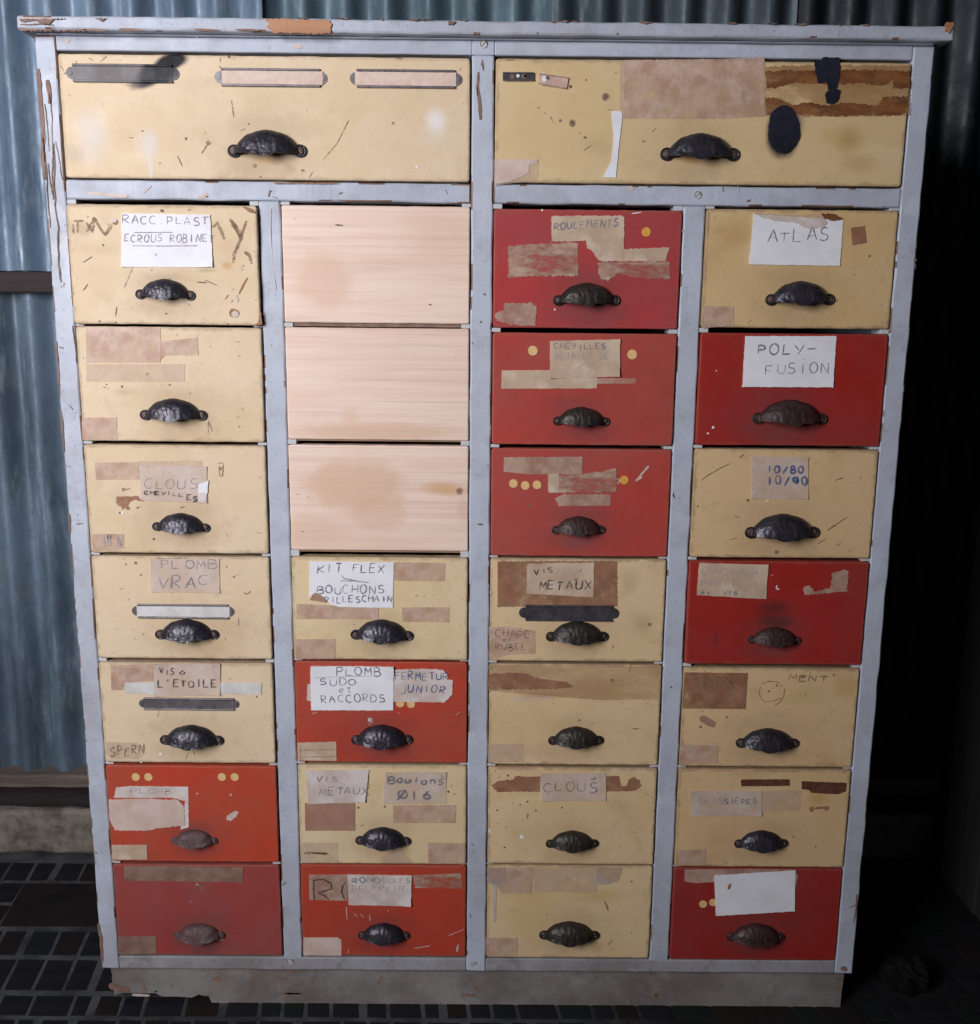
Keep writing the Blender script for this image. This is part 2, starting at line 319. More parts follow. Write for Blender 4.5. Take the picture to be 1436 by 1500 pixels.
# ------------------------------------------------------------------ handwriting: single-stroke capitals
def arc(cx, cy, rx, ry, a0, a1, n=9):
    return [(cx+rx*math.cos(RAD(a0+(a1-a0)*i/n)), cy+ry*math.sin(RAD(a0+(a1-a0)*i/n))) for i in range(n+1)]
G = {
 'A': [[(0,0),(.5,1),(1,0)],[(.2,.35),(.8,.38)]], 'B': [[(0,0),(.05,1)],[(.05,1)]+arc(.4,.77,.42,.23,90,-90)+[(.1,.53)]+arc(.45,.27,.5,.27,90,-90)+[(0,0)]],
 'C': [arc(.55,.5,.55,.5,50,310)], 'D': [[(0,0),(.03,1)],[(-.05,1)]+arc(.3,.5,.65,.5,90,-90)+[(0,0)]],
 'E': [[(.9,1),(.05,.97),(0,0),(.9,.03)],[(.03,.52),(.75,.54)]], 'F': [[(.9,1),(.05,.98),(0,0)],[(.03,.52),(.72,.54)]],
 'G': [arc(.55,.5,.52,.5,55,330)+[(1,.45),(.65,.45)]], 'H': [[(0,0),(.04,1)],[(.95,0),(1,1)],[(.03,.5),(.97,.52)]], 'I': [[(.5,0),(.5,1)]],
 'J': [[(.8,1),(.8,.25)]+arc(.45,.22,.35,.22,0,-170)], 'K': [[(0,0),(.05,1)],[(.9,1),(.05,.45),(.95,0)]], 'L': [[(.05,1),(0,.02),(.85,.04)]],
 'M': [[(0,0),(.1,1),(.5,.35),(.9,1),(1,0)]], 'N': [[(0,0),(.05,1),(.9,0),(.97,1)]], 'O': [arc(.5,.5,.5,.5,95,460,14)],
 'P': [[(.05,0),(.05,1)],[(0,.98)]+arc(.4,.74,.48,.26,90,-90)+[(.05,.47)]], 'R': [[(.05,0),(.05,1)],[(0,.98)]+arc(.4,.75,.48,.25,90,-90)+[(.08,.5),(.95,0)]],
 'S': [arc(.52,.75,.42,.25,40,250)+arc(.45,.26,.45,.26,75,-150)], 'T': [[(0,.98),(1,1)],[(.5,1),(.48,0)]], 'U': [[(0,1),(.02,.35)]+arc(.48,.32,.46,.32,180,360)+[(.97,1)]],
 'V': [[(0,1),(.45,0),(1,1)]], 'X': [[(0,1),(1,0)],[(.95,1),(0,0)]], 'Y': [[(0,1),(.48,.5)],[(1,1),(.25,-.05)]],
 '0': [arc(.5,.5,.42,.5,95,460,12)], '1': [[(.5,0),(.5,1)]], '6': [[(.75,1),(.25,.5)]+arc(.5,.28,.35,.28,160,520,12)], '8': [arc(.5,.75,.32,.25,270,630,10)+arc(.5,.25,.42,.25,90,450,10)],
 '7': [[(.05,.95),(.95,1),(.4,0)],[(.2,.5),(.8,.52)]], '9': [arc(.5,.7,.36,.3,0,360,12)+[(.86,.5),(.6,0)]], '/': [[(.1,-.1),(.9,1.1)]], '-': [[(0,.5),(1,.52)]],
 '.': [[(.45,.02),(.55,.06)]], "'": [[(.5,1.05),(.4,.75)]], '"': [[(.3,1.2),(.3,.9)],[(.75,1.2),(.72,.92)]], '@': [arc(.5,.5,.5,.5,90,450,12),[(-.05,-.15),(1.05,1.1)]],
 'a': [arc(.4,.25,.35,.25,60,400,9)+[(.8,0)],[(.35,.62),(.5,.75)]], 'e': [[(.1,.3),(.8,.34)]+arc(.45,.3,.38,.3,10,320,9)], 'o': [arc(.5,.3,.42,.3,90,450,10)],
 't': [[(.45,.9),(.45,.05),(.8,.02)],[(.1,.6),(.85,.62)]], 'u': [[(.05,.62),(.1,.1),(.5,.02),(.8,.3),(.82,.62),(.85,0)]], 'l': [[(.5,1),(.45,0)]], 'n': [[(.1,0),(.1,.6),(.5,.62),(.8,.5),(.85,0)]],
 'i': [[(.5,0),(.5,.6)],[(.48,.8),(.54,.84)]], 's': [arc(.5,.46,.32,.16,40,250)+arc(.45,.16,.36,.16,75,-150)],
}
def write(mb, K, text, box, y, mi, w=0.0011, slope=0.0, wob=0.09, Y=-0.002):
    """text into the crop box (x0, top, x1, bottom); slope = drop in px over its length"""
    x0, t, x1, b = box; n = len(text); adv = (x1-x0)/n; cw = adv*0.72; h = b-t; hand = random.uniform(-.08, .16); w *= random.uniform(.85, 1.15)
    for i, ch in enumerate(text):
        if ch == ' ' or ch not in G: continue
        ox = x0+adv*i+random.uniform(-.05, .05)*adv; oy = b+slope*i/max(1, n-1)+random.uniform(-.09, .09)*h; hh = h*random.uniform(.84, 1.12); sl = hand+random.uniform(-.06, .06)
        for st in G[ch]:
            jx, jy = random.uniform(-wob, wob)*cw, random.uniform(-wob, wob)*h
            pts = []
            for (a, c) in st:
                px, py = K(ox+(a+sl*c)*cw+jx, oy-c*hh+jy); q = P(px, py, Y); pts.append((q.x, q.z))
            mb.ribbon(pts, w*random.uniform(.85, 1.75), y, mi)

# ------------------------------------------------------------------ the cabinet
cab = empty('drawer_cabinet', (0, 0.2, 0))
tag(cab, 'tall old chest of cream, red and bare wood drawers in a worn white frame', 'cabinet')
XL, XR = -0.600, 0.600
CO = [(-0.5715, -0.3090), (-0.2790, -0.0178), (0.0125, 0.2740), (0.3045, 0.5715)]       # column openings
Z0, Z1 = 0.082, 1.4465                                                     # bottom of openings, top of frame
ZT, ZM1, ZM0 = 1.4285, 1.2640, 1.2385                                                     # top opening, middle rail
FZ = -0.010
ZB = 0.0600                                                                # underside of bottom rail
D = 0.40
def part(name, mat, args, parent=cab, step=0.03, jit=0.0006, bev=0.0018):
    b = MB(); b.wbox(*args, step=step, jit=jit, bev=bev)
    return b.build(name, mat, parent, ((args[0]+args[1])/2, args[2], (args[4]+args[5])/2))
# outer stiles with their own cracks and bare edges
A = crop(0, 0, 3.419); Bc = crop(400, 0, 3.419); Cc = crop(700, 0, 3.989); Dc = crop(1040, 0, 3.626)
E_ = crop(60, 280, 3.947); F_ = crop(390, 280, 3.947); G_ = crop(690, 280, 3.947); H_ = crop(990, 280, 3.947)
I_ = crop(80, 640, 4.224); J_ = crop(400, 640, 4.224); K_ = crop(690, 640, 4.224); L_ = crop(980, 640, 4.224)
M_ = crop(120, 960, 4.224); N_ = crop(410, 960, 4.224); O_ = crop(690, 960, 4.632); Q_ = crop(960, 960, 4.224)
R_ = crop(120, 1220, 4.224); S_ = crop(410, 1220, 4.224); T_ = crop(690, 1220, 4.632); U_ = crop(960, 1220, 4.224)
X1 = crop(0, 200, 3.0); PX = crop(0, 0, 1.0)
def tr(K, pts, Y=0.0):
    o = []
    for x, y in pts:
        q = P(*K(x, y), Y); o.append((q.x, q.z))
    return o
def jag(pts, amp=0.0007, seg=0.006):
    o = []
    for i in range(len(pts)-1):
        a, b = pts[i], pts[i+1]; L = math.hypot(b[0]-a[0], b[1]-a[1]); k = max(1, int(L/seg))
        for t in range(k): o.append((a[0]+(b[0]-a[0])*t/k+random.uniform(-amp, amp), a[1]+(b[1]-a[1])*t/k))
    return o+[pts[-1]]
b = MB(); b.wbox(XL, CO[0][0], 0, 0.03, ZB, Z1, 0, step=.009, jit=.0011, bev=.0024, chip=(2, .12))
FW = -0.0007
for K, pts, w, mi in [
    (X1, [(190,5),(197,60),(205,150),(208,250),(216,330),(222,400)], .0016, 1), (X1, [(238,30),(240,120),(238,210),(244,300),(258,400),(256,480),(258,560),(270,640)], .0022, 1),
    (X1, [(248,20),(262,100),(276,190)], .0012, 1), (X1, [(213,120),(222,200),(232,260)], .0012, 1), (A, [(190,345),(200,420),(207,520),(215,620),(218,760),(222,900)], .005, 2),
    (A, [(236,400),(246,440),(250,520)], .006, 2), (A, [(250,470),(262,600),(268,760),(262,900),(268,1000)], .0014, 1), (A, [(224,520),(240,640),(248,760)], .0012, 1),
    (X1, [(320,830),(330,900),(338,1000)], .0012, 1), (X1, [(248,900),(256,1000),(262,1100)], .0022, 2), (X1, [(268,1200),(274,1290),(282,1380)], .0022, 2),
    (X1, [(308,1180),(322,1200)], .0014, 1), (X1, [(290,1445),(312,1452)], .0014, 1), (X1, [(265,925),(280,930)], .003, 2), (I_, [(135,540),(175,535)], .0016, 1),
    (I_, [(90,470),(98,520),(96,600)], .003, 2), (M_, [(25,520),(28,530)], .003, 1), (R_, [(85,120),(95,125)], .004, 2), (R_, [(100,560),(118,640),(122,700),(128,800)], .004, 2)]:
    b.ribbon(jag(tr(K, pts)), w, FW, mi)
b.build('stile', [M['frame_worn'], M['scratch'], M['bare_brown']], cab, (XL, 0, 0.7))
b = MB(); b.wbox(CO[3][1], XR, 0, 0.03, ZB, Z1, 0, step=.009, jit=.0011, bev=.0024, chip=(2, .30))
for K, pts, w, mi in [(H_, [(1375,395),(1392,400)], .006, 1), (H_, [(1380,410),(1386,450)], .002, 1), (U_, [(1200,460),(1240,445)], .0016, 1), (U_, [(1245,380),(1240,470),(1228,560)], .002, 2), (U_, [(1150,830),(1185,850)], .010, 2)]:
    b.ribbon(tr(K, pts), w, FW, mi)
b.build('stile', [M['frame'], M['scratch'], M['bare_brown']], cab, (XR, 0, 0.7))
b = MB(); b.wbox(CO[1][1], CO[2][0], 0, 0.03, ZB, Z1-0.018, 0, step=.009, jit=.0011, bev=.0024, chip=(2, .38))
for K, pts, w, mi in [(Bc, [(1048,300),(1055,355)], .0025, 1), (Bc, [(1038,318),(1048,330)], .0018, 1), (Bc, [(1030,360),(1025,440),(1035,520),(1040,600)], .0040, 2), (Bc, [(1018,420),(1024,480)], .002, 3),
    (G_, [(74,600),(82,592)], .0035, 1), (G_, [(52,762),(62,752)], .003, 1), (F_, [(1250,215),(1262,222)], .002, 3), (K_, [(40,540),(75,542)], .0025, 1), (J_, [(1325,178),(1332,176)], .002, 1),
    (F_, [(1190,880),(1196,882)], .004, 2), (S_, [(1175,500),(1182,520)], .002, 1), (N_, [(1190,1165),(1200,1175)], .002, 1)]:
    b.ribbon(tr(K, pts), w, FW, mi)
b.build('stile', [M['frame'], M['scratch'], M['bare_brown'], M['pale']], cab, (0, 0, 0.7))
for i, (xa, xb) in enumerate(((CO[0][1], CO[1][0]), (CO[2][1], CO[3][0]))):
    b = MB(); b.wbox(xa, xb, 0.0008, 0.03, ZB+0.02, ZM0-0.0003, 0, step=.009, jit=.0011, bev=.0024, chip=(2, .36))
    L = [(F_, [(28,100),(25,200),(30,320),(40,430),(58,570)], .0010, 3), (F_, [(18,885),(30,890)], .006, 3), (F_, [(60,830),(72,832)], .003, 3), (S_, [(18,322),(38,306)], .0016, 1), (N_, [(30,990),(48,1000)], .003, 3), (R_, [(1240,325),(1262,310)], .0015, 1)] if i == 0 else \
        [(L_, [(28,350),(34,380)], .002, 1), (L_, [(62,376),(70,380)], .002, 1), (K_, [(1250,350),(1258,375)], .003, 1), (O_, [(1355,212),(1362,218)], .003, 1), (O_, [(1290,715),(1305,730)], .004, 3), (O_, [(1295,1180),(1310,1200)], .004, 3), (Q_, [(95,195),(105,200)], .003, 1), (G_, [(1225,225),(1228,235)], .003, 3)]
    for K, pts, w, mi in L: b.ribbon(tr(K, pts), w, 0.0002, mi)
    b.build('stile', [M['frame'], M['scratch'], M['bare_brown'], M['pale']], cab, ((xa+xb)/2, 0, 0.6))
# rails
b = MB(); b.wbox(CO[0][0], CO[1][1], 0.0006, 0.03, ZT, Z1, 0)
b.ribbon(tr(A, [(310,200),(345,208)]), .006, 0, 1); b.ribbon(tr(A, [(982,185),(992,188)]), .003, 0, 1); b.ribbon(tr(Bc, [(100,228),(145,236)]), .005, 0, 1)
b.build('rail', [M['frame'], M['pale']], cab, (-0.3, 0, Z1))
part('rail', M['frame'], (CO[2][0], CO[3][1], 0.0006, 0.03, ZT, Z1))
b = MB(); b.wbox(CO[1][1], CO[2][0], 0.0006, 0.03, Z1-0.0178, Z1, 0); b.build('rail', M['frame'], cab, (0, 0, Z1))
b = MB(); b.wbox(CO[0][0], CO[1][1], 0.0004, 0.03, ZM0, ZM1, 0, step=.009, jit=.0011, bev=.0024, chip=(2, .34))
for K, pts, w, mi in [(A, [(1345,985),(1352,955),(1360,958)], .0022, 2), (A, [(1362,985),(1390,992)], .0014, 2), (Bc, [(330,975),(340,962)], .0014, 1), (Bc, [(342,972),(350,962)], .0014, 1), (Bc, [(865,950),(875,972)], .0012, 1), (A, [(440,965),(640,985)], .004, 3), (A, [(720,965),(760,930)], .0014, 3), (A, [(1020,960),(1040,985)], .004, 3), (A, [(985,990),(1040,985)], .004, 3)]:
    b.ribbon(tr(K, pts), w, -0.0003, mi)
b.build('rail', [M['frame'], M['scratch'], M['bare_brown'], M['pale']], cab, (-0.3, 0, ZM1))
b = MB(); b.wbox(CO[2][0], CO[3][1], 0.0004, 0.03, ZM0, ZM1, 0, step=.009, jit=.0011, bev=.0024, chip=(2, .30))
for K, pts, w, mi in [(Cc, [(870,1100),(915,1105)], .006, 3), (Cc, [(990,1090),(1015,1090)], .0028, 1), (Dc, [(70,990),(72,1020)], .003, 2), (Dc, [(150,990),(152,1020)], .003, 3), (Dc, [(195,1070),(215,1062)], .003, 2)]:
    b.ribbon(tr(K, pts), w, -0.0003, mi)
b.build('rail', [M['frame'], M['scratch'], M['bare_brown'], M['pale']], cab, (0.3, 0, ZM1))
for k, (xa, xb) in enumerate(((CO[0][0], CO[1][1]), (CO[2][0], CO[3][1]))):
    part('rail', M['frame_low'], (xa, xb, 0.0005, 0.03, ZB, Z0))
# plug screws in the frame
for K, x, y in ((Bc, 1055, 222), (Cc, 1285, 1140), (S_, 1205, 812), (S_, 65, 795)):
    q = P(*K(x, y), 0); b = MB(); b.disc(q.x, q.z, .0048, 0.001, -0.0009, 0); b.ribbon([(q.x-.003, q.z-.003), (q.x+.003, q.z+.003)], .0014, -0.0011, 1)
    b.ribbon([(q.x+.0045*math.cos(a*.35), q.z+.0045*math.sin(a*.35)) for a in range(12)], .0011, -0.0011, 1)
    b.build('screw_plug', [M['runner'], M['scratch']], cab, (q.x, 0, q.z))
# top board, proud of the frame, with bare patches on its front edge
TB0, TB1, TX0, TX1 = 1.4490, 1.4665, -0.613, 0.6165
b = MB(); b.wbox(TX0, TX1, -0.018, D+0.012, TB0, TB1, 0, step=0.009, jit=0.0012, bev=0.003, chip=(2, .44))
yy = -0.0205
def spx(pts): return tr(A, pts, -0.018)
b.sheet(rag(spx([(1330,98),(1440,98),(1440,166),(1362,166),(1368,150),(1335,138),(1350,120)]), .0012), -0.016, yy, 1)
b.sheet(rag(tr(Bc, [(0,98),(285,104),(296,130),(285,172),(0,166)], -0.018), .0012), -0.016, yy+0.0002, 1)
b.sheet(rag(spx([(95,96),(330,94),(270,104),(250,130),(180,108),(110,112)]), .001), -0.016, yy, 2)
b.sheet(rag(spx([(95,140),(160,150),(300,152),(430,150),(440,156),(110,156)]), .001), -0.016, yy, 2)
b.sheet(rag(spx([(480,94),(540,96),(510,110)]), .001), -0.016, yy, 2)
b.ribbon(jag(spx([(100,124),(150,126),(200,122),(270,126)])), .0014, yy, 3)
for x0 in (420, 600, 980, 1180): b.ribbon(jag(spx([(x0,150),(x0+60,152),(x0+120,154)])), .0026, yy, 2)
b.sheet(rag(tr(Bc, [(880,108),(915,110),(900,128),(880,124)], -0.018), .001), -0.016, yy, 2)
for k in range(16):
    x = random.uniform(420, 1370); q = P(x, 31.5+random.uniform(-2, 1), -0.018); b.sheet(rag([(q.x, TB1), (q.x+random.uniform(.006, .02), TB1), (q.x+.008, TB1-random.uniform(.001, .0028))], .0006), -0.016, yy, 2)
b.sheet(rag(tr(Dc, [(1255,120),(1290,122),(1285,150),(1268,178),(1245,168)], -0.018), .001), -0.016, yy, 1)
b.build('top_board', [M['frame_worn'], M['bare_wood'], M['bare_brown'], M['scratch']], cab, (0, 0, TB1))
part('top_moulding', M['frame_worn'], (XL+0.003, XR-0.003, -0.0035, D, Z1+0.0002, TB0-0.0002), jit=0.0004)
# carcass
part('side_panel', M['frame_worn'], (XL+0.0005, XL+0.020, 0.0302, D-0.01, ZB, Z1))
part('side_panel', M['frame'], (XR-0.020, XR-0.0005, 0.0302, D-0.01, ZB, Z1))
part('back_panel', M['dark_in'], (XL, XR, D-0.0098, D, ZB, Z1), step=0.2)
part('bottom_panel', M['dark_in'], (XL+0.0205, XR-0.0205, 0.0302, D-0.0102, ZB, Z0-0.003), step=0.2)
part('divider', M['dark_in'], (-0.0105, 0.0055, 0.0302, D-0.0102, Z0, Z1), step=0.2)
part('divider', M['dark_in'], (-0.302, -0.286, 0.0302, D-0.0102, Z0, ZM0), step=0.2)
part('divider', M['dark_in'], (0.281, 0.297, 0.0302, D-0.0102, Z0, ZM0), step=0.2)
part('dust_panel', M['dark_in'], (XL+0.0205, -0.011, 0.0302, D-0.0102, ZM0+0.006, ZM1-0.006), step=0.2)
part('dust_panel', M['dark_in'], (0.006, XR-0.0205, 0.0302, D-0.0102, ZM0+0.006, ZM1-0.006), step=0.2)
# plinth with a broken lower left corner
pl = [(-0.590, ZB-.0005), (0.592, ZB-.0005), (0.590, FZ), (-0.43, FZ), (-0.435, .003), (-0.452, .005), (-0.462, .000), (-0.512, .002), (-0.52, .007), (-0.575, .008), (-0.588, .002)]
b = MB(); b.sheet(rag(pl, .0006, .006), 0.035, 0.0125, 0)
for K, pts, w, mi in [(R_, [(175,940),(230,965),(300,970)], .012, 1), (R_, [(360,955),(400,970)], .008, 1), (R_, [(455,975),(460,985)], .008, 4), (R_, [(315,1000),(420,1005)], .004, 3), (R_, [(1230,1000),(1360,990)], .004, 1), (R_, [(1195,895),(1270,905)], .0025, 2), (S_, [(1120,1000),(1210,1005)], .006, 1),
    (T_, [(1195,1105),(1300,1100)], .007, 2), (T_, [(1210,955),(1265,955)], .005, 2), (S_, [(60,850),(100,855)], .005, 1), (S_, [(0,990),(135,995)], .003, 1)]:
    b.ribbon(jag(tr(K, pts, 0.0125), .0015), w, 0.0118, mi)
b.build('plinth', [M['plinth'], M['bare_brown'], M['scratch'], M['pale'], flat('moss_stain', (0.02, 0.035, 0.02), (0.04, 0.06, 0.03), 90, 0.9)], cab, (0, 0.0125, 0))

# ------------------------------------------------------------------ handle: cast shell pull, unit width
def handle_mesh(name, mat, rough_amp):
    b = MB(); NS, NT_ = 44, 16
    rnd = random.Random(len(name)*3+1)
    def surf(s, th, inner):
        u = s/0.415
        zt = 0.030+0.238*max(0.0, 1-abs(u)**2.5)**0.95+0.006*math.cos(u*9)*max(0, 1-u*u)
        zb = -0.036-0.058*max(0.0, 1-(s/0.135)**2)**0.75-0.018*max(0.0, 1-((abs(s)-0.20)/0.09)**2)
        dep = 0.036+0.165*max(0.0, 1-abs(u)**2.3)**0.7
        c, sn = math.cos(th), math.sin(th)
        z = zb+(zt-zb)*c**0.95 if c > 1e-6 else zb
        y = dep*sn**0.9 if sn > 1e-6 else 0.0
        if inner: return (s*0.95, -max(0.0, y-0.022), z-0.018*c)
        # embossed fan spreading from the bottom lobe, and two side scrolls
        ph = math.atan2(s, z+0.11); rr = math.hypot(s, z+0.11)
        fan = math.cos(ph*21)*(0.5+0.5*math.tanh((0.17-abs(s))/0.03))*min(1, rr/0.12)
        scr = math.cos(math.hypot(abs(s)-0.22, z-0.03)*75)*math.exp(-((abs(s)-0.22)/0.07)**2)
        e = 0.0046*fan*sn+0.007*scr*sn+0.003*math.sin(s*90)*math.sin(z*80)+0.010*math.exp(-((th-math.pi/2)/0.12)**2)
        e += rough_amp*mnoise.noise(Vector((s*14, z*14, rnd.random()*0.02)))
        return (s, -(y+e*sn), z+e*0.7*c)
    rows = []
    for i in range(NS+1):
        s = -0.412+0.824*i/NS
        rows.append([surf(s, math.pi/2*j/NT_, False) for j in range(NT_+1)])
    vs = [p for r in rows for p in r]; w = NT_+1
    b.add(vs, [(i*w+j, i*w+j+1, (i+1)*w+j+1, (i+1)*w+j) for i in range(NS) for j in range(NT_)], 0, True)
    vs2 = [surf(-0.412+0.824*i/NS, math.pi/2*j/6, True) for i in range(NS+1) for j in range(7)]
    b.add(vs2, [(i*7+j, (i+1)*7+j, (i+1)*7+j+1, i*7+j+1) for i in range(NS) for j in range(6)], 0, True)
    lip = [rows[i][NT_] for i in range(NS+1)]+[vs2[i*7+6] for i in range(NS+1)]
    b.add(lip, [(i, i+1, NS+2+i, NS+1+i) for i in range(NS)], 0, True)
    # flat ears with a raised rim, joined to the shell by a tapering neck
    for sg in (-1, 1):
        n = 20; cx = sg*0.416
        rings = [(0.086, 0.0), (0.086, -0.022), (0.079, -0.030), (0.068, -0.028), (0.060, -0.020), (0.001, -0.020)]
        vs = [(cx+r*math.cos(2*math.pi*k/n), y, r*math.sin(2*math.pi*k/n)) for r, y in rings for k in range(n)]
        b.add(vs, [(a*n+k, (a+1)*n+k, (a+1)*n+(k+1) % n, a*n+(k+1) % n) for a in range(len(rings)-1) for k in range(n)], 0, True)
        nk = [(0.40, -0.066, 0.066), (0.36, -0.056, 0.085), (0.31, -0.048, 0.125), (0.25, -0.04, 0.17)]
        vs = []
        for x, z0, z1 in nk: vs += [(sg*x, -0.001, z0), (sg*x, -0.038, z0+0.012), (sg*x, -0.048, (z0+z1)/2), (sg*x, -0.034, z1-0.012), (sg*x, -0.001, z1)]
        b.add(vs, [(i*5+j, i*5+j+1, i*5+j+6, i*5+j+5) for i in range(3) for j in range(4)], 0, True)
    me = bpy.data.meshes.new(name); me.from_pydata([tuple(v) for v in b.v], [], b.f); me.update(); me.materials.append(mat)
    me.polygons.foreach_set('use_smooth', b.sm)
    return me
HM = {'k': handle_mesh('shell_pull', M['iron'], 0.006), 'b': handle_mesh('shell_pull_brown', M['iron_brown'], 0.007), 'r': handle_mesh('shell_pull_red', M['iron_red'], 0.008), 'd': handle_mesh('shell_pull_dusty', M['iron_dust'], 0.008)}
def screw_mesh(mat):
    b = MB(); n = 14; rings = [(0.057, 0.004), (0.057, -0.012), (0.046, -0.023), (0.022, -0.028), (0.001, -0.029)]
    vs = [(r*math.cos(2*math.pi*k/n), y, r*math.sin(2*math.pi*k/n)) for r, y in rings for k in range(n)]
    b.add(vs, [(a*n+k, (a+1)*n+k, (a+1)*n+(k+1) % n, a*n+(k+1) % n) for a in range(len(rings)-1) for k in range(n)], 0, True)
    b.box(-0.040, 0.040, -0.0295, -0.020, -0.006, 0.006, 1)
    me = bpy.data.meshes.new('screw'); me.from_pydata([tuple(v) for v in b.v], [], b.f); me.materials.append(mat); me.materials.append(M['scratch'])
    me.polygons.foreach_set('material_index', b.m); me.update()
    return me
SM = {'k': screw_mesh(M['screw']), 'b': screw_mesh(M['screw_dark']), 'r': screw_mesh(M['iron_red']), 'd': screw_mesh(M['iron_dust'])}
def add_handle(dr, xl, xr, cy, kind, Yf):
    a, c = P(xl, cy, Yf), P(xr, cy, Yf); w = c.x-a.x; o = Vector(((a.x+c.x)/2, Yf-0.0003, (a.z+c.z)/2))
    ob = bpy.data.objects.new('handle', HM[kind]); COL.objects.link(ob); place(ob, dr, o)
    ob.scale = (w, w*random.uniform(.97, 1.05), w*random.uniform(.91, .97)); ob.rotation_euler = (0, random.uniform(-.02, .02), 0)
    for sg in (-1, 1):
        sc = bpy.data.objects.new('screw', SM[kind]); COL.objects.link(sc); place(sc, dr, o+Vector((sg*0.416*w, -0.015*w, 0)))
        sc.scale = (w, w, w); sc.rotation_euler = (0, random.uniform(0, 3), 0)

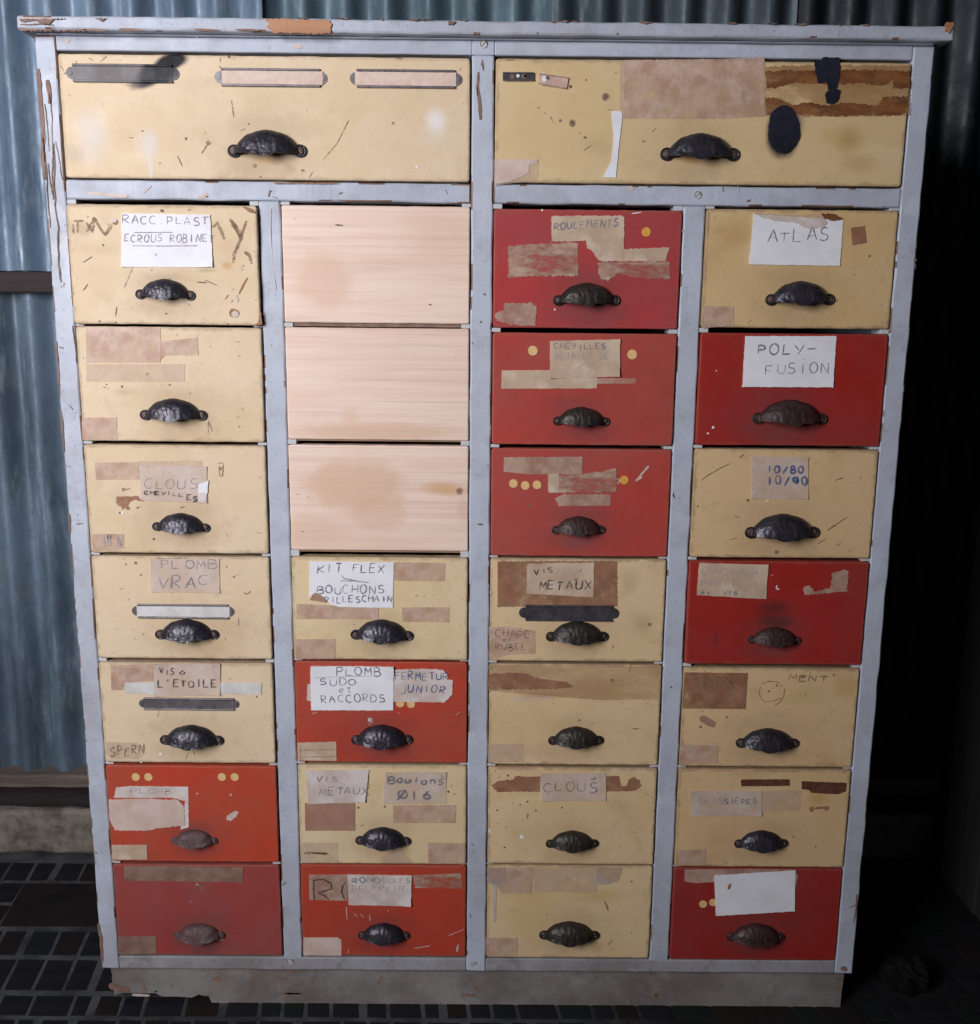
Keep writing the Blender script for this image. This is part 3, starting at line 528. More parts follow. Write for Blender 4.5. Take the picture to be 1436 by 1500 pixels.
# ------------------------------------------------------------------ drawers
MARKS = ['scratch', 'chip_brown', 'chip_white', 'pale', 'smear', 'drip', 'spray']
class Drawer:
    def __init__(s, rect, base, label, spots=(), proud=0.002, dirt=1.0, mat=None, r=0.004, lip=0.0):
        x0, x1, z0, z1 = rect; s.Y = -proud; s.rect = rect; s.base = base or (1, 1, 1); Y = s.Y
        s.o = Vector(((x0+x1)/2, Y, (z0+z1)/2)); w, h = x1-x0, z1-z0
        loc = []
        for sp in spots:
            K, cx, cy, rx, rz = sp[:5]; q = P(*K(cx, cy), Y); e = P(*K(cx+rx, cy), Y); g = P(*K(cx, cy+rz), Y)
            loc.append(((q.x-s.o.x, q.z-s.o.z), (abs(e.x-q.x), abs(g.z-q.z)), *sp[5:]))
        s.loc = loc; s.mkmat = lambda: mat(s.loc, (w, h)) if mat else paint('drawer_paint', base, (w, h), s.loc, dirt, alt=((base[0]*0.80, base[1]*1.25+.012, base[2]*1.3+.012) if base[1] < .1 else None), rim=(0.5 if base[1] < .1 else 1.0))
        b = MB()
        # front board with rounded corners and softened, uneven edges
        def ring(ins, y, rr):
            pts = []
            for cx, cz, a0 in ((x1-rr, z1-rr, 0), (x0+rr, z1-rr, 90), (x0+rr, z0+rr, 180), (x1-rr, z0+rr, 270)):
                for k in range(4):
                    a = RAD(a0+30*k); pts.append((cx+(rr-ins)*math.cos(a), y, cz+(rr-ins)*math.sin(a)))
            out = []
            for i in range(16):
                p, q = Vector(pts[i]), Vector(pts[(i+1) % 16]); out.append(p)
                if i % 4 == 3:
                    k = int((q-p).length/0.012)
                    for t in range(1, k): out.append(p.lerp(q, t/k))
            return [p+Vector((mnoise.noise(p*60), 0, mnoise.noise(p*60+Vector((9, 9, 9)))))*0.0006 for p in out]
        rs = [ring(0, Y+0.018, r), ring(0, Y+0.0016, r), ring(0.0006, Y+0.0005, r), ring(0.0018, Y, r)]
        n = len(rs[0]); vs = [p for q in rs for p in q]
        b.add(vs, [(a*n+k, (a+1)*n+k, (a+1)*n+(k+1) % n, a*n+(k+1) % n)[::-1] for a in range(3) for k in range(n)]+[list(range(3*n, 4*n))[::-1]], 0)
        yb = 0.36
        for q in ((x0+.004, x0+.014, Y+.0182, yb, z0+.002, z1-.012), (x1-.014, x1-.004, Y+.0182, yb, z0+.002, z1-.012), (x0+.0142, x1-.0142, yb-.01, yb, z0+.002, z1-.02), (x0+.0142, x1-.0142, Y+.0182, yb-.0102, z0+.004, z0+.010)):
            b.box(*q, mi=1)
        s.b = b; s.label = label; s.marks = []; s.kids = []
    def mark(s, K, mat, w, *lines):
        for pts in lines: s.marks.append((K, mat, w, pts))
        return s
    def dots(s, K, mat, *ps):
        for x, y, r in ps: s.marks.append((K, mat, -r, [(x, y)]))
        return s
    def build(s):
        mats = [s.mkmat(), M['raw']]+[M[k] for k in MARKS]; off = 0.00030
        for k, (K, mat, w, pts) in enumerate(s.marks):
            yk = s.Y-.0003-.00002*k
            mi = 2+MARKS.index(mat); t = tr(K, pts, s.Y)
            if w < 0: s.b.disc(t[0][0], t[0][1], -w, s.Y+.0002, yk, mi, 9, random.uniform(.8, 1.25))
            elif w == 0: s.b.sheet(rag(t, .0006), s.Y+.0002, yk, mi)
            else: s.b.ribbon(t, w, yk, mi)
        s.ob = s.b.build('drawer', mats, cab, s.o); s.ob['label'] = s.label
        for f in s.kids: f()
        return s
    def patch(s, K, pts, mat, name='tape_patch', off=0.0007, amp=0.0004, ink=(), label=None):
        def f():
            b = MB(); t = rag(tr(K, pts, s.Y), amp); b.sheet(t, s.Y-0.00012, s.Y-off, 0); mats = [M[mat]]
            for (kind, im, w, *rest) in ink:
                if M[im] not in mats: mats.append(M[im])
                mi = mats.index(M[im])
                if kind == 't': write(b, K, rest[0], rest[1], s.Y-off-0.00018, mi, w, rest[2] if len(rest) > 2 else 0, Y=s.Y)
                else:
                    for ln in rest: b.ribbon(tr(K, ln, s.Y), w, s.Y-off-0.00018, mi)
            c = sum((Vector((p[0], s.Y, p[1])) for p in t), Vector())/len(t)
            ob = b.build(name, mats, s.ob, c)
            if label: ob['label'] = label
        s.kids.append(f); return s
    def paper(s, K, q, mat, ink=(), off=0.0011, warp=0.0005, name='paper_label', label=None):
        """rectangular paper: a slightly buckled sheet through the four corners q"""
        def f():
            c = [Vector((*p, 0)) for p in tr(K, q, s.Y)]
            w, h = (c[1]-c[0]).length, (c[3]-c[0]).length; nx, nz = max(3, int(w/.0045)), max(3, int(h/.0045))
            ph = random.uniform(0, 6)
            ex, ez = c[1]-c[0], c[3]-c[0]; det = ex.x*ez.y-ex.y*ez.x
            lift = [random.choice((0, 0, .0012, .0026)) for _ in range(4)]
            def yf(x, z):
                dx, dz = x-c[0].x, z-c[0].y; u = (dx*ez.y-dz*ez.x)/det; v = (ex.x*dz-ex.y*dx)/det
                u, v = min(1, max(0, u)), min(1, max(0, v))
                curl = sum(lf*max(0.0, 1-math.hypot((u-a)*1.4, v-e)/0.42)**2 for lf, (a, e) in zip(lift, ((0,0),(1,0),(1,1),(0,1))))
                return yf0(x, z)-curl
            def yf0(x, z): return s.Y-off-warp*(0.5+0.5*math.sin(70*x+ph)*math.sin(85*z+ph*2))-warp*0.5*math.sin(31*(x+z)+ph)
            vs = []
            for j in range(nz+1):
                for i in range(nx+1):
                    u, v = i/nx, j/nz
                    p = (c[0]*(1-u)+c[1]*u)*(1-v)+(c[3]*(1-u)+c[2]*u)*v
                    if i in (0, nx) or j in (0, nz): p = p+Vector((random.uniform(-1, 1), random.uniform(-1, 1), 0))*0.0004
                    vs.append((p.x, yf(p.x, p.y), p.y))
            b = MB(); ww = nx+1
            b.add(vs, [(j*ww+i, (j+1)*ww+i, (j+1)*ww+i+1, j*ww+i+1) for j in range(nz) for i in range(nx)], 0, True)
            rim = [i for i in range(ww)]+[j*ww+nx for j in range(1, nz+1)]+[nz*ww+i for i in range(nx-1, -1, -1)]+[j*ww for j in range(nz-1, 0, -1)]
            rv = [vs[i] for i in rim]+[(vs[i][0], s.Y-.0001, vs[i][2]) for i in rim]; n = len(rim)
            b.add(rv, [(i, (i+1) % n, n+(i+1) % n, n+i) for i in range(n)], 0)
            mats = [M[mat]]
            for (kind, im, w_, *rest) in ink:
                if M[im] not in mats: mats.append(M[im])
                mi = mats.index(M[im]); fy = lambda x, z: yf(x, z)-0.00028
                if kind == 't': write(b, K, rest[0], rest[1], fy, mi, w_, rest[2] if len(rest) > 2 else 0, Y=s.Y)
                elif kind == 'p':
                    for ln in rest: b.sheet(rag(tr(K, ln, s.Y), .0006), lambda_y(s.Y-off), fy, mi)
                else:
                    for ln in rest: b.ribbon(tr(K, ln, s.Y), w_, fy, mi)
            ob = b.build(name, mats, s.ob, ((c[0].x+c[2].x)/2, s.Y-off, (c[0].y+c[2].y)/2))
            if label: ob['label'] = label
        s.kids.append(f); return s
    def text(s, K, txt, box, ink, w=0.001, slope=0, name='handwriting', y=0.0005):
        def f():
            b = MB(); write(b, K, txt, box, s.Y-y, 0, w, slope, Y=s.Y)
            c = P(*K((box[0]+box[2])/2, (box[1]+box[3])/2), s.Y); b.build(name, M[ink], s.ob, c)
        s.kids.append(f); return s
    def dot(s, K, x, y, r=None, mat='dot'):
        def f():
            q = P(*K(x, y), s.Y); b = MB(); b.disc(q.x, q.z, r or 0.0063, s.Y-.0001, s.Y-.0007, 0, 18)
            b.build('dot_sticker', M[mat], s.ob, (q.x, s.Y, q.z))
        s.kids.append(f); return s
    def handle(s, xl, xr, cy, kind='k'):
        a, e = P(xl, cy, s.Y), P(xr, cy, s.Y); w = e.x-a.x; red_ = s.base[1] < .1
        g = (0.15, 0.045, 0.045) if red_ else (0.36, 0.245, 0.14)
        for dx, dz, rx, rz, st in ((random.uniform(-.1, .1), -.16, .62, .30, .5), (random.uniform(-.15, .15), .26, .62, .24, .32), (random.uniform(-.3, .3), .1, 1.0, .6, .22)):
            s.loc.insert(0, (((a.x+e.x)/2-s.o.x+dx*w, (a.z+e.z)/2-s.o.z+dz*w), (rx*w, rz*w), 0, g, st*(1.0 if red_ else .8), .9, .6, 55))
        s.kids.append(lambda: add_handle(s.ob, xl, xr, cy, kind, s.Y)); return s
    def holder(s, K, x0, x1, yt, yb, mat='holder', card=None, card_box=None, label=None, spots=()):
        """metal card holder: plate with rounded ends, folded lips above and below"""
        def f():
            a, c = P(*K(x0, (yt+yb)/2), s.Y), P(*K(x1, (yt+yb)/2), s.Y); t, d = P(*K(x0, yt), s.Y).z, P(*K(x0, yb), s.Y).z
            h = t-d; r = h*0.44; zc = (a.z+c.z)/2; b = MB(); xa, xb = a.x+r*0.9, c.x-r*0.9
            ends = [(xb+r*0.9*math.cos(RAD(q)), zc+r*0.8*math.sin(RAD(q))) for q in range(-70, 71, 20)]+[(xa+r*0.9*math.cos(RAD(q)), zc+r*0.8*math.sin(RAD(q))) for q in range(110, 251, 20)]
            b.sheet(ends, s.Y-.0001, s.Y-.0010, 0)
            b.box(xa, xb, s.Y-.0013, s.Y-.0001, zc-h*.5, zc+h*.5)
            for sg in (1, -1):
                ze = zc+sg*h*.5; zi = ze-sg*h*.13
                b.wbox(xa, xb, s.Y-.0034, s.Y-.0012, min(ze, zi), max(ze, zi), 0, step=.02, jit=.0003, bev=.0008)
            for xx in (xa-r*.35, xb+r*.35): b.disc(xx, zc, r*.3, s.Y-.001, s.Y-.0018, 0, 10)
            mt = M[mat]
            if spots:
                lo = []
                for sp in spots:
                    q = P(*sp[0](sp[1], sp[2]), s.Y); e = P(*sp[0](sp[1]+sp[3], sp[2]), s.Y); g = P(*sp[0](sp[1], sp[2]+sp[4]), s.Y)
                    lo.append(((q.x-(xa+xb)/2, q.z-zc), (abs(e.x-q.x), abs(g.z-q.z)), *sp[5:]))
                mt = paint('sprayed_steel', (0.17, 0.155, 0.165), None, lo, 0.6, 0.5)
            ob = b.build('label_holder', mt, s.ob, ((xa+xb)/2, s.Y, zc))
            if label: ob['label'] = label
            if card:
                b = MB(); p0 = P(*K(card_box[0], 0), s.Y).x if card_box else xa+.002; p1 = P(*K(card_box[1], 0), s.Y).x if card_box else xb-.002
                if card_box:
                    p0 = P(*K(card_box[0], (yt+yb)/2), s.Y).x; p1 = P(*K(card_box[1], (yt+yb)/2), s.Y).x
                b.sheet(rag([(p0, zc-h*.36), (p1, zc-h*.37), (p1, zc+h*.37), (p0, zc+h*.36)], .0003), s.Y-.0012, s.Y-.0019, 0)
                b.build('card', M[card], s.ob, ((p0+p1)/2, s.Y, zc))
        s.kids.append(f); return s
def lambda_y(y): return y

# column / row extents in photo pixels (tops and bottoms of the fronts, at mid-column)
TOPS = [[300, 479, 652, 815, 971, 1122, 1267], [301.5, 480.5, 652.5, 816.5, 969.5, 1121, 1267.5], [307, 488, 657.5, 818.5, 973, 1124.5, 1267.8], [307, 488.5, 658, 822, 978.5, 1127, 1272]]
BOTS = [[475.5, 647, 810.5, 965, 1117.5, 1262.5, 1399.2], [473.5, 644.5, 806.5, 966.5, 1117, 1265.5, 1400.5], [481, 652, 815, 969, 1120.5, 1266.2, 1403.2], [481, 653, 817.3, 973.5, 1123.5, 1270.2, 1406.5]]
MID = [(265, 0), (560, 0), (840, 0), (1140, 0)]
def rect(c, r, proud=0.002, dx=0.0):
    xm = {0: 250+r*8, 1: 555, 2: 850-r*4, 3: 1165-r*10}[c]
    z1, z0 = P(xm, TOPS[c][r], -proud).z, P(xm, BOTS[c][r], -proud).z
    return (CO[c][0]+0.0013+dx, CO[c][1]-0.0015+dx, z0, z1)
DR = {}
def cream(c, r, label, base=CREAM, **k):
    p = k.pop('proud', random.uniform(.001, .0035)); k.setdefault('dirt', 1.4 if c > 1 else 1.05); d = Drawer(rect(c, r, p, k.pop('dx', 0)), base, label, proud=p, **k); DR[(c, r)] = d; return d
def red(c, r, label, base=RED, **k):
    k.setdefault('dirt', 0.9); return cream(c, r, label, base, **k)

GRIME = (0.24, 0.16, 0.10); GREY = (0.66, 0.63, 0.60); BLK = (0.006, 0.005, 0.009)
# ---- wide top drawers
dl = Drawer((-0.5690, -0.0200, ZM1+0.002, ZT-0.0045), CREAM, 'wide cream drawer with three card holders, leftmost sprayed black', proud=0.002, dirt=0.75, spots=[
    (A, 460, 680, 95, 150, 0, GREY, 0.6, 0.9), (A, 360, 770, 80, 60, 0.5, (0.40, 0.36, 0.30), 0.35, 0.9), (A, 745, 720, 60, 90, 0, GREY, 0.6, 0.8), (A, 755, 850, 14, 70, 0, GREY, 0.7, 0.4),
    (Bc, 815, 610, 60, 75, 0, (0.78, 0.74, 0.72), 0.85, 0.9), (Bc, 800, 690, 90, 60, 0, (0.70, 0.62, 0.52), 0.4, 0.9), (A, 855, 312, 98, 46, -0.32, BLK, 1.0, 0.35, 0.2), (A, 770, 378, 130, 50, -0.45, BLK, 1.0, 0.4, 0.2), (A, 680, 425, 60, 16, 0, (0.12, 0.10, 0.10), 0.6, 0.9),
    (A, 1340, 800, 90, 26, 0, (0.52, 0.32, 0.13), 0.55, 0.9), (Bc, 90, 840, 40, 40, 0, (0.46, 0.30, 0.16), 0.4, 0.9), (A, 960, 430, 110, 50, 0, (0.58, 0.47, 0.32), 0.35, 0.9), (Bc, 390, 580, 60, 80, 0, (0.58, 0.42, 0.22), 0.3, 0.9)])
dl.mark(A, 'scratch', .0014, [(445,290),(468,302)], [(305,330),(320,355)], [(380,305),(384,318)], [(320,370),(338,362)], [(1205,655),(1228,645)], [(890,780),(915,835)], [(1103,292),(1105,310)]).mark(A, 'smear', .002, [(500,312),(535,282)], [(1160,500),(1172,590)], [(640,690),(668,690)], [(1010,770),(1045,715)])
dl.dots(A, 'scratch', (714,656,.0012), (932,694,.0018), (1247,622,.0012), (1103,335,.0009), (1148,285,.0016), (1305,885,.001)).dots(A, 'smear', (1275,830,.003), (1045,715,.003)).dots(Bc, 'chip_white', (722,838,.0016), (832,850,.0011), (780,842,.0009)).dots(Bc, 'smear', (602,617,.002), (150,855,.002)).mark(Bc, 'smear', .0012, [(380,600),(320,720),(250,800)], [(200,860),(180,890)]).mark(Bc, 'chip_brown', .0016, [(0,916),(240,918),(330,917)], [(612,292),(650,294)])
dl.holder(A, 332, 900, 322, 415, 'holder_dark', spots=[(A, 800, 360, 135, 85, -0.5, BLK, 1.0, 0.35, 0.2)]).holder(A, 1075, 1640, 344, 436, 'holder', 'card', (1115, 1618)).holder(Bc, 385, 948, 350, 443, 'holder', 'card', (412, 918))
dl.handle(334, 449.5, 221.5)
dR = Drawer((0.0140, 0.5695, ZM1+0.002, ZT-0.0045), (0.67, 0.50, 0.275), 'wide cream drawer with brown glue bands and black paint blobs', proud=0.0025, spots=[
    (Dc, 195, 520, 75, 95, 0.2, (0.18, 0.12, 0.08), 0.5, 0.9), (Dc, 392, 695, 100, 158, 0, (0.012, 0.012, 0.026), 1.0, 0.30, 0.12), (Dc, 480, 640, 30, 90, 0, (0.10, 0.08, 0.08), 0.4, 0.9), (Dc, 745, 740, 90, 90, 0, (0.38, 0.24, 0.07), 0.6, 0.9), (Dc, 800, 870, 120, 60, 0, (0.46, 0.29, 0.12), 0.5, 0.9), (Dc, 640, 720, 60, 60, 0, (0.55, 0.36, 0.12), 0.45, 0.9),
    (Cc, 1250, 930, 90, 30, 0, (0.55, 0.29, 0.09), 0.6, 0.9), (Cc, 700, 860, 130, 60, 0.3, (0.45, 0.32, 0.18), 0.3, 0.9), (Dc, 100, 450, 200, 120, 0, (0.38, 0.22, 0.13), 0.4, 0.9)])
dR.mark(Cc, 'smear', .0018, [(345,632),(365,626)], [(385,655),(400,668)], [(425,680),(440,715)], [(620,880),(660,850)], [(590,770),(605,785)], [(760,640),(790,645)], [(800,430),(815,425)], [(1020,770),(1045,745)]).dots(Cc, 'smear', (747,567,.0052), (553,720,.0050), (482,705,.002), (968,826,.002)).dots(Cc, 'scratch', (747,567,.0030), (553,720,.0030), (633,467,.0013), (541,505,.0022), (626,803,.0016))
dR.mark(Cc, 'scratch', .0012, [(165,352),(215,350)], [(300,345),(330,344)])
dR.patch(Cc, [(830,355),(858,352),(858,650),(842,660),(828,640)], 'tape_light', off=.0004)
dR.patch(Cc, [(852,352),(1436,345),(1675,335),(1680,680),(1436,694),(852,692)], 'tape', off=.0006)
dR.patch(Cc, [(780,648),(838,652),(846,672),(822,880),(806,1040),(733,1036),(782,938),(795,800)], 'white_tape', off=.0012, amp=.0003, label='white strip of tape curling at its foot')
dR.patch(Cc, [(98,930),(352,932),(352,1058),(240,1066),(96,1084)], 'tape_light', off=.0006)
dR.patch(Cc, [(98,930),(352,932),(350,955),(300,960),(300,1010),(200,1060),(98,1075)], 'paper_pink', off=.0010)
dR.patch(Dc, [(292,352),(700,345),(1062,352),(1058,612),(700,622),(294,618)], 'stain_tan', 'glue_residue', .0006, .0012)
dR.patch(Dc, [(295,380),(400,372),(560,378),(700,372),(900,372),(1062,380),(1060,420),(1055,468),(970,472),(975,425),(930,450),(870,452),(800,440),(700,448),(560,446),(450,440),(340,468),(300,466)], 'glue', 'glue_residue', .0008, .0012)
dR.patch(Dc, [(290,520),(360,520),(440,560),(520,545),(610,560),(740,545),(860,560),(890,560),(920,515),(1050,512),(1040,600),(1000,612),(800,616),(600,618),(440,600),(300,612)], 'glue', 'glue_residue', .0008, .0012)
dR.patch(Dc, [(552,318),(580,322),(600,306),(684,304),(694,350),(688,420),(672,470),(698,482),(684,530),(655,555),(620,548),(612,500),(630,480),(615,440),(575,445),(560,380)], 'spray', 'paint_blob', .0012, .0009)
dR.patch(Dc, [(392+84*math.cos(RAD(a))*(1+.05*math.sin(a*.09)), 688+128*math.sin(RAD(a))) for a in range(0, 360, 12)], 'spray', 'paint_blob', .0016, .0007)
dR.handle(967, 1083, 226.5, 'k')
def bracket(dr, K, c, mat, holes, name):
    def f():
        t = tr(K, c, dr.Y); b = MB(); b.sheet(t, dr.Y-.0001, dr.Y-.0022, 0)
        ins = 0.0011
        for i in (0, 2):     # folded long edges
            a, d = t[i], t[(i+1) % 4]; b.ribbon([a, d], .0016, dr.Y-.0036, 0); b.ribbon([a, d], .0006, dr.Y-.0037, 2)
        for x, y, r, mi in holes:
            q = tr(K, [(x, y)], dr.Y)[0]; b.disc(q[0], q[1], r, dr.Y-.0022, dr.Y-.0030, mi, 12)
        b.build(name, [mat, M['chip_white'], M['scratch']], dr.ob, (t[0][0], dr.Y, t[0][1]))
    dr.kids.append(f)
bracket(dR, Cc, [(146,428),(330,428),(330,472),(146,472)], M['holder_dark'], [(200,450,.003,2), (235,446,.0022,1), (270,450,.0034,2), (276,447,.0018,1)], 'tin_clip')
bracket(dR, Cc, [(358,434),(530,458),(520,518),(350,490)], M['bracket'], [(408,458,.0024,2), (390,464,.0035,1)], 'tin_clip')
DR['L'] = dl; DR['R'] = dR

# ---- column 1
d = cream(0, 0, 'cream drawer with white paper lettered in two underlined rows, old brush strokes beside it', proud=0.006, spots=[(E_, 300, 330, 170, 60, 0, (0.52, 0.38, 0.22), 0.4, 0.8), (E_, 230, 220, 90, 60, 0, (0.36, 0.25, 0.15), 0.45, 0.8), (E_, 1075, 430, 35, 28, 0, (0.55, 0.30, 0.12), 0.6, 0.7), (E_, 1100, 330, 120, 60, 0, (0.55, 0.37, 0.24), 0.3, 0.9), (E_, 960, 460, 60, 14, 0, (0.38, 0.32, 0.2), 0.6, 0.7), (E_, 720, 500, 120, 30, 0, (0.36, 0.26, 0.16), 0.4, 0.9)])
d.mark(E_, 'smear', .0042, [(305,150),(302,230)], [(305,150),(345,215),(372,255)], [(372,258),(412,190)], [(990,210),(1020,185),(1045,235),(1062,278)], [(1190,170),(1165,240),(1150,290),(1120,360),(1112,415)], [(1090,160),(1125,205),(1160,285)], [(1175,350),(1205,370),(1218,420)]).mark(E_, 'smear', .006, [(1100,170),(1140,230),(1165,285)]).mark(E_, 'smear', .003, [(190,172),(245,172)], [(215,172),(212,240)], [(262,180),(300,240)], [(296,180),(262,240)], [(185,190),(190,245)])
d.mark(E_, 'scratch', .0014, [(245,575),(272,538)], [(245,412),(298,378)], [(948,515),(1020,545)], [(900,525),(960,530)], [(440,670),(432,720)]).mark(E_, 'smear', .0012, [(480,565),(520,470),(532,440)]).mark(E_, 'chip_brown', .002, [(1145,595),(1170,545),(1195,500)], [(1065,625),(1085,600)]).mark(E_, 'pale', .004, [(1100,570),(1115,565)], [(1130,600),(1140,640)], [(1095,640),(1110,630)], [(1150,440),(1165,455)]).dots(E_, 'chip_brown', (1118,706,.0062), (430,178,.004), (1108,695,.004)).dots(E_, 'pale', (1124,712,.0048), (425,170,.003)).dots(E_, 'scratch', (700,113,.002), (360,312,.0012), (745,505,.0008), (725,708,.0012), (340,752,.0012), (435,757,.001), (1082,768,.001))
d.mark(E_, 'chip_brown', 0, [(1168,88),(1215,98),(1242,120),(1238,130),(1200,120),(1175,98)], [(1270,690),(1282,770),(1225,782),(1258,760)])
d.paper(E_, [(468,128),(980,138),(997,440),(468,438)], 'paper', [('t','pencil',.0013,'RACC.PLAST',(478,140,985,188),8), ('t','pencil',.0012,'ECROUS ROBINET',(485,248,1010,292),6), ('l','pencil',.0011,[(540,240),(765,238)],[(530,316),(700,318),(912,316)],[(660,360),(668,374),(674,360)])], label='bright white paper lettered in pencil')
d.handle(199, 286.3, 432)
d = cream(0, 1, 'cream drawer with three peeling tape strips and no paper', spots=[(E_, 480, 1160, 70, 30, 0, (0.45, 0.33, 0.2), 0.4, 0.9)])
d.patch(E_, [(262,785),(690,790),(700,940),(690,990),(262,990)], 'tape').patch(E_, [(690,870),(905,845),(912,948),(720,948),(690,975)], 'tape', off=.0009).patch(E_, [(262,1000),(832,1000),(832,1100),(262,1100)], 'tape_light').patch(E_, [(238,1308),(440,1308),(442,1440),(240,1440)], 'tape')
d.dots(E_, 'scratch', (745,1120,.0015), (470,1130,.0018), (615,1058,.002), (1148,1362,.001), (380,1118,.001)).mark(E_, 'smear', .0014, [(968,1330),(968,1410)], [(968,1320),(992,1390)], [(360,1130),(392,1142)], [(1120,870),(1150,872)]).handle(205.7, 303.7, 608)
d = cream(0, 2, 'cream drawer with faded paper, brown paint chip and black pencil word')
d.patch(I_, [(250,160),(520,155),(525,262),(258,264)], 'tape').patch(I_, [(520,150),(912,146),(915,185),(700,178),(522,180)], 'tape_light', off=.0005)
d.paper(I_, [(525,172),(945,182),(945,408),(535,392)], 'thin', [('t','pencil',.0010,'CLOUS',(552,255,905,315),10), ('t','black',.0016,'CHEVILL',(555,330,805,352),12), ('t','black',.0015,'ES',(820,356,900,390),2)])
d.patch(I_, [(895,292),(955,268),(950,330),(935,405),(890,398)], 'paper', 'paper_scrap', .0019)
d.patch(I_, [(232,600),(430,600),(430,690),(330,700),(240,705)], 'tape', ink=[('t','faint',.0016,'IM N',(300,615,425,680))])
d.mark(I_, 'chip_brown', 0, [(385,368),(520,366),(525,380),(550,388),(552,400),(535,398),(500,388),(470,402),(455,425),(470,448),(452,452),(435,440),(418,452),(412,430),(395,425),(380,408)], [(505,440),(540,418),(530,430),(512,446)]).mark(I_, 'chip_brown', .002, [(420,320),(432,318),(436,328),(424,334),(420,318)], [(436,328),(466,318)], [(778,438),(806,430)], [(792,432),(790,442)]).dots(I_, 'chip_white', (420,470,.0022), (250,698,.0022), (992,298,.0012)).mark(I_, 'smear', .0022, [(1010,165),(1045,160),(1040,240),(1022,242),(1020,180)]).dots(I_, 'scratch', (1030,195,.0016), (614,632,.0018), (405,468,.0015)).mark(I_, 'smear', .0014, [(1255,240),(1270,255),(1285,240)], [(1250,590),(1280,595)], [(1065,600),(1075,620)]).handle(223.7, 308, 772)
d = cream(0, 3, 'cream drawer with a light grey card in its metal holder')
d.paper(I_, [(595,752),(1020,752),(1025,965),(598,960)], 'thin', [('t','pencil',.0010,'PLOMB',(660,760,1030,812),4), ('t','pencil',.0011,'VRAC',(640,860,965,932),-14)], warp=.0003)
d.holder(I_, 480, 1113, 1034, 1122, 'holder', 'card_white', (512, 1085)).handle(228, 321, 929)
d.dots(I_, 'chip_brown', (442,788,.0016), (503,780,.0024), (536,854,.0016), (1065,803,.0014), (1110,865,.0014)).mark(I_, 'chip_brown', .002, [(1172,962),(1185,972),(1205,966),(1212,952)]).mark(I_, 'smear', .0016, [(1120,860),(1145,845)], [(400,945),(425,935)], [(630,748),(700,752),(820,748)], [(1140,1120),(1138,1170)], [(350,1340),(362,1338)], [(380,1185),(395,1195)], [(1055,1240),(1062,1260)])
d = cream(0, 4, 'cream drawer with empty steel holder below star screw paper')
d.patch(M_, [(180,60),(445,55),(448,160),(300,165),(262,215),(182,216)], 'tape', off=.0005).patch(M_, [(182,72),(300,80),(440,70),(440,150),(270,170),(240,212),(186,212)], 'tape', off=.0008)
d.patch(M_, [(270,166),(452,166),(448,240),(268,234)], 'card_white', 'paper_strip', .0012).patch(M_, [(850,166),(1115,168),(1112,240),(850,238)], 'card_white', 'paper_strip', .0010)
d.paper(M_, [(448,52),(858,48),(858,245),(450,252)], 'thin', [('t','black',.0015,'VIS',(485,76,582,112),2), ('t','black',.0013,'a',(605,72,665,114)), ('t','black',.0014,"L'ETOILE",(478,146,845,192),4)], off=.0017, warp=.0002)
d.patch(M_, [(150,535),(340,540),(345,552),(390,565),(388,610),(345,640),(180,640),(150,600)], 'tape_light', ink=[('t','smear',.0018,'SPERN',(180,570,395,625),-18)]).dots(M_, 'chip_white', (488,610,.0022), (775,368,.001), (368,660,.0014), (722,300,.0009)).dots(M_, 'scratch', (1082,256,.0014)).mark(M_, 'smear', .0016, [(910,150),(925,140)], [(480,345),(470,380)], [(660,600),(645,640)], [(690,590),(700,620)])
d.mark(M_, 'chip_brown', .003, [(610,70),(680,60)], [(800,65),(850,68)], [(520,60),(535,70)])
d.holder(M_, 355, 975, 262, 336, 'holder').handle(235, 328, 1083.6, 'k')
d = red(0, 5, 'red drawer with four cream dots and torn paper layers', base=(0.49, 0.052, 0.022), spots=[(M_, 700, 1100, 120, 80, 0, (0.20, 0.05, 0.05), 0.5, 0.9), (M_, 400, 1240, 160, 40, 0, (0.28, 0.05, 0.04), 0.3, 0.9)])
for x in (335, 413, 868, 947): d.dot(M_, x, 752)
d.patch(M_, [(215,815),(300,808),(660,812),(662,1060),(610,1080),(640,900),(560,880),(200,880)], 'paper_grey', 'paper_label', ink=[('t','faint',.0012,'PLOMB',(300,820,570,852),6)])
d.patch(M_, [(168,890),(350,884),(600,893),(632,930),(640,1050),(480,1066),(400,1082),(208,1080),(172,1010)], 'paper_pink', 'paper_label', .0014, .0008, label='torn pinkish paper layer')
d.patch(M_, [(185,1172),(402,1172),(405,1262),(188,1262)], 'paper_tan', 'tape_patch')
d.mark(M_, 'pale', .0012, [(210,960),(300,955)], [(500,970),(600,960)]).mark(M_, 'pale', 0, [(900,990),(955,960),(972,968),(955,1000),(920,1025),(895,1015)]).dots(M_, 'pale', (715,855,.0014), (923,862,.0018)).handle(250.7, 319, 1231, 'd')
d = red(0, 6, 'dull red drawer with one long grey brown tape across its top', base=(0.33, 0.050, 0.042), spots=[(R_, 400, 400, 220, 160, 0, (0.28, 0.065, 0.055), 0.6, 0.9), (R_, 1100, 300, 140, 120, 0, (0.28, 0.06, 0.05), 0.5, 0.9), (R_, 760, 720, 110, 50, 0, (0.14, 0.05, 0.06), 0.6, 0.8)])
d.patch(R_, [(262,205),(600,205),(1000,212),(995,305),(600,298),(265,296)], 'tape_grey').patch(R_, [(225,642),(460,638),(462,745),(228,750)], 'tape_grey').mark(R_, 'smear', .004, [(700,320),(745,330),(740,360)]).dots(R_, 'pale', (715,318,.0016), (675,425,.0008)).mark(R_, 'pale', .0014, [(840,660),(875,662)]).handle(255, 330, 1369, 'd')
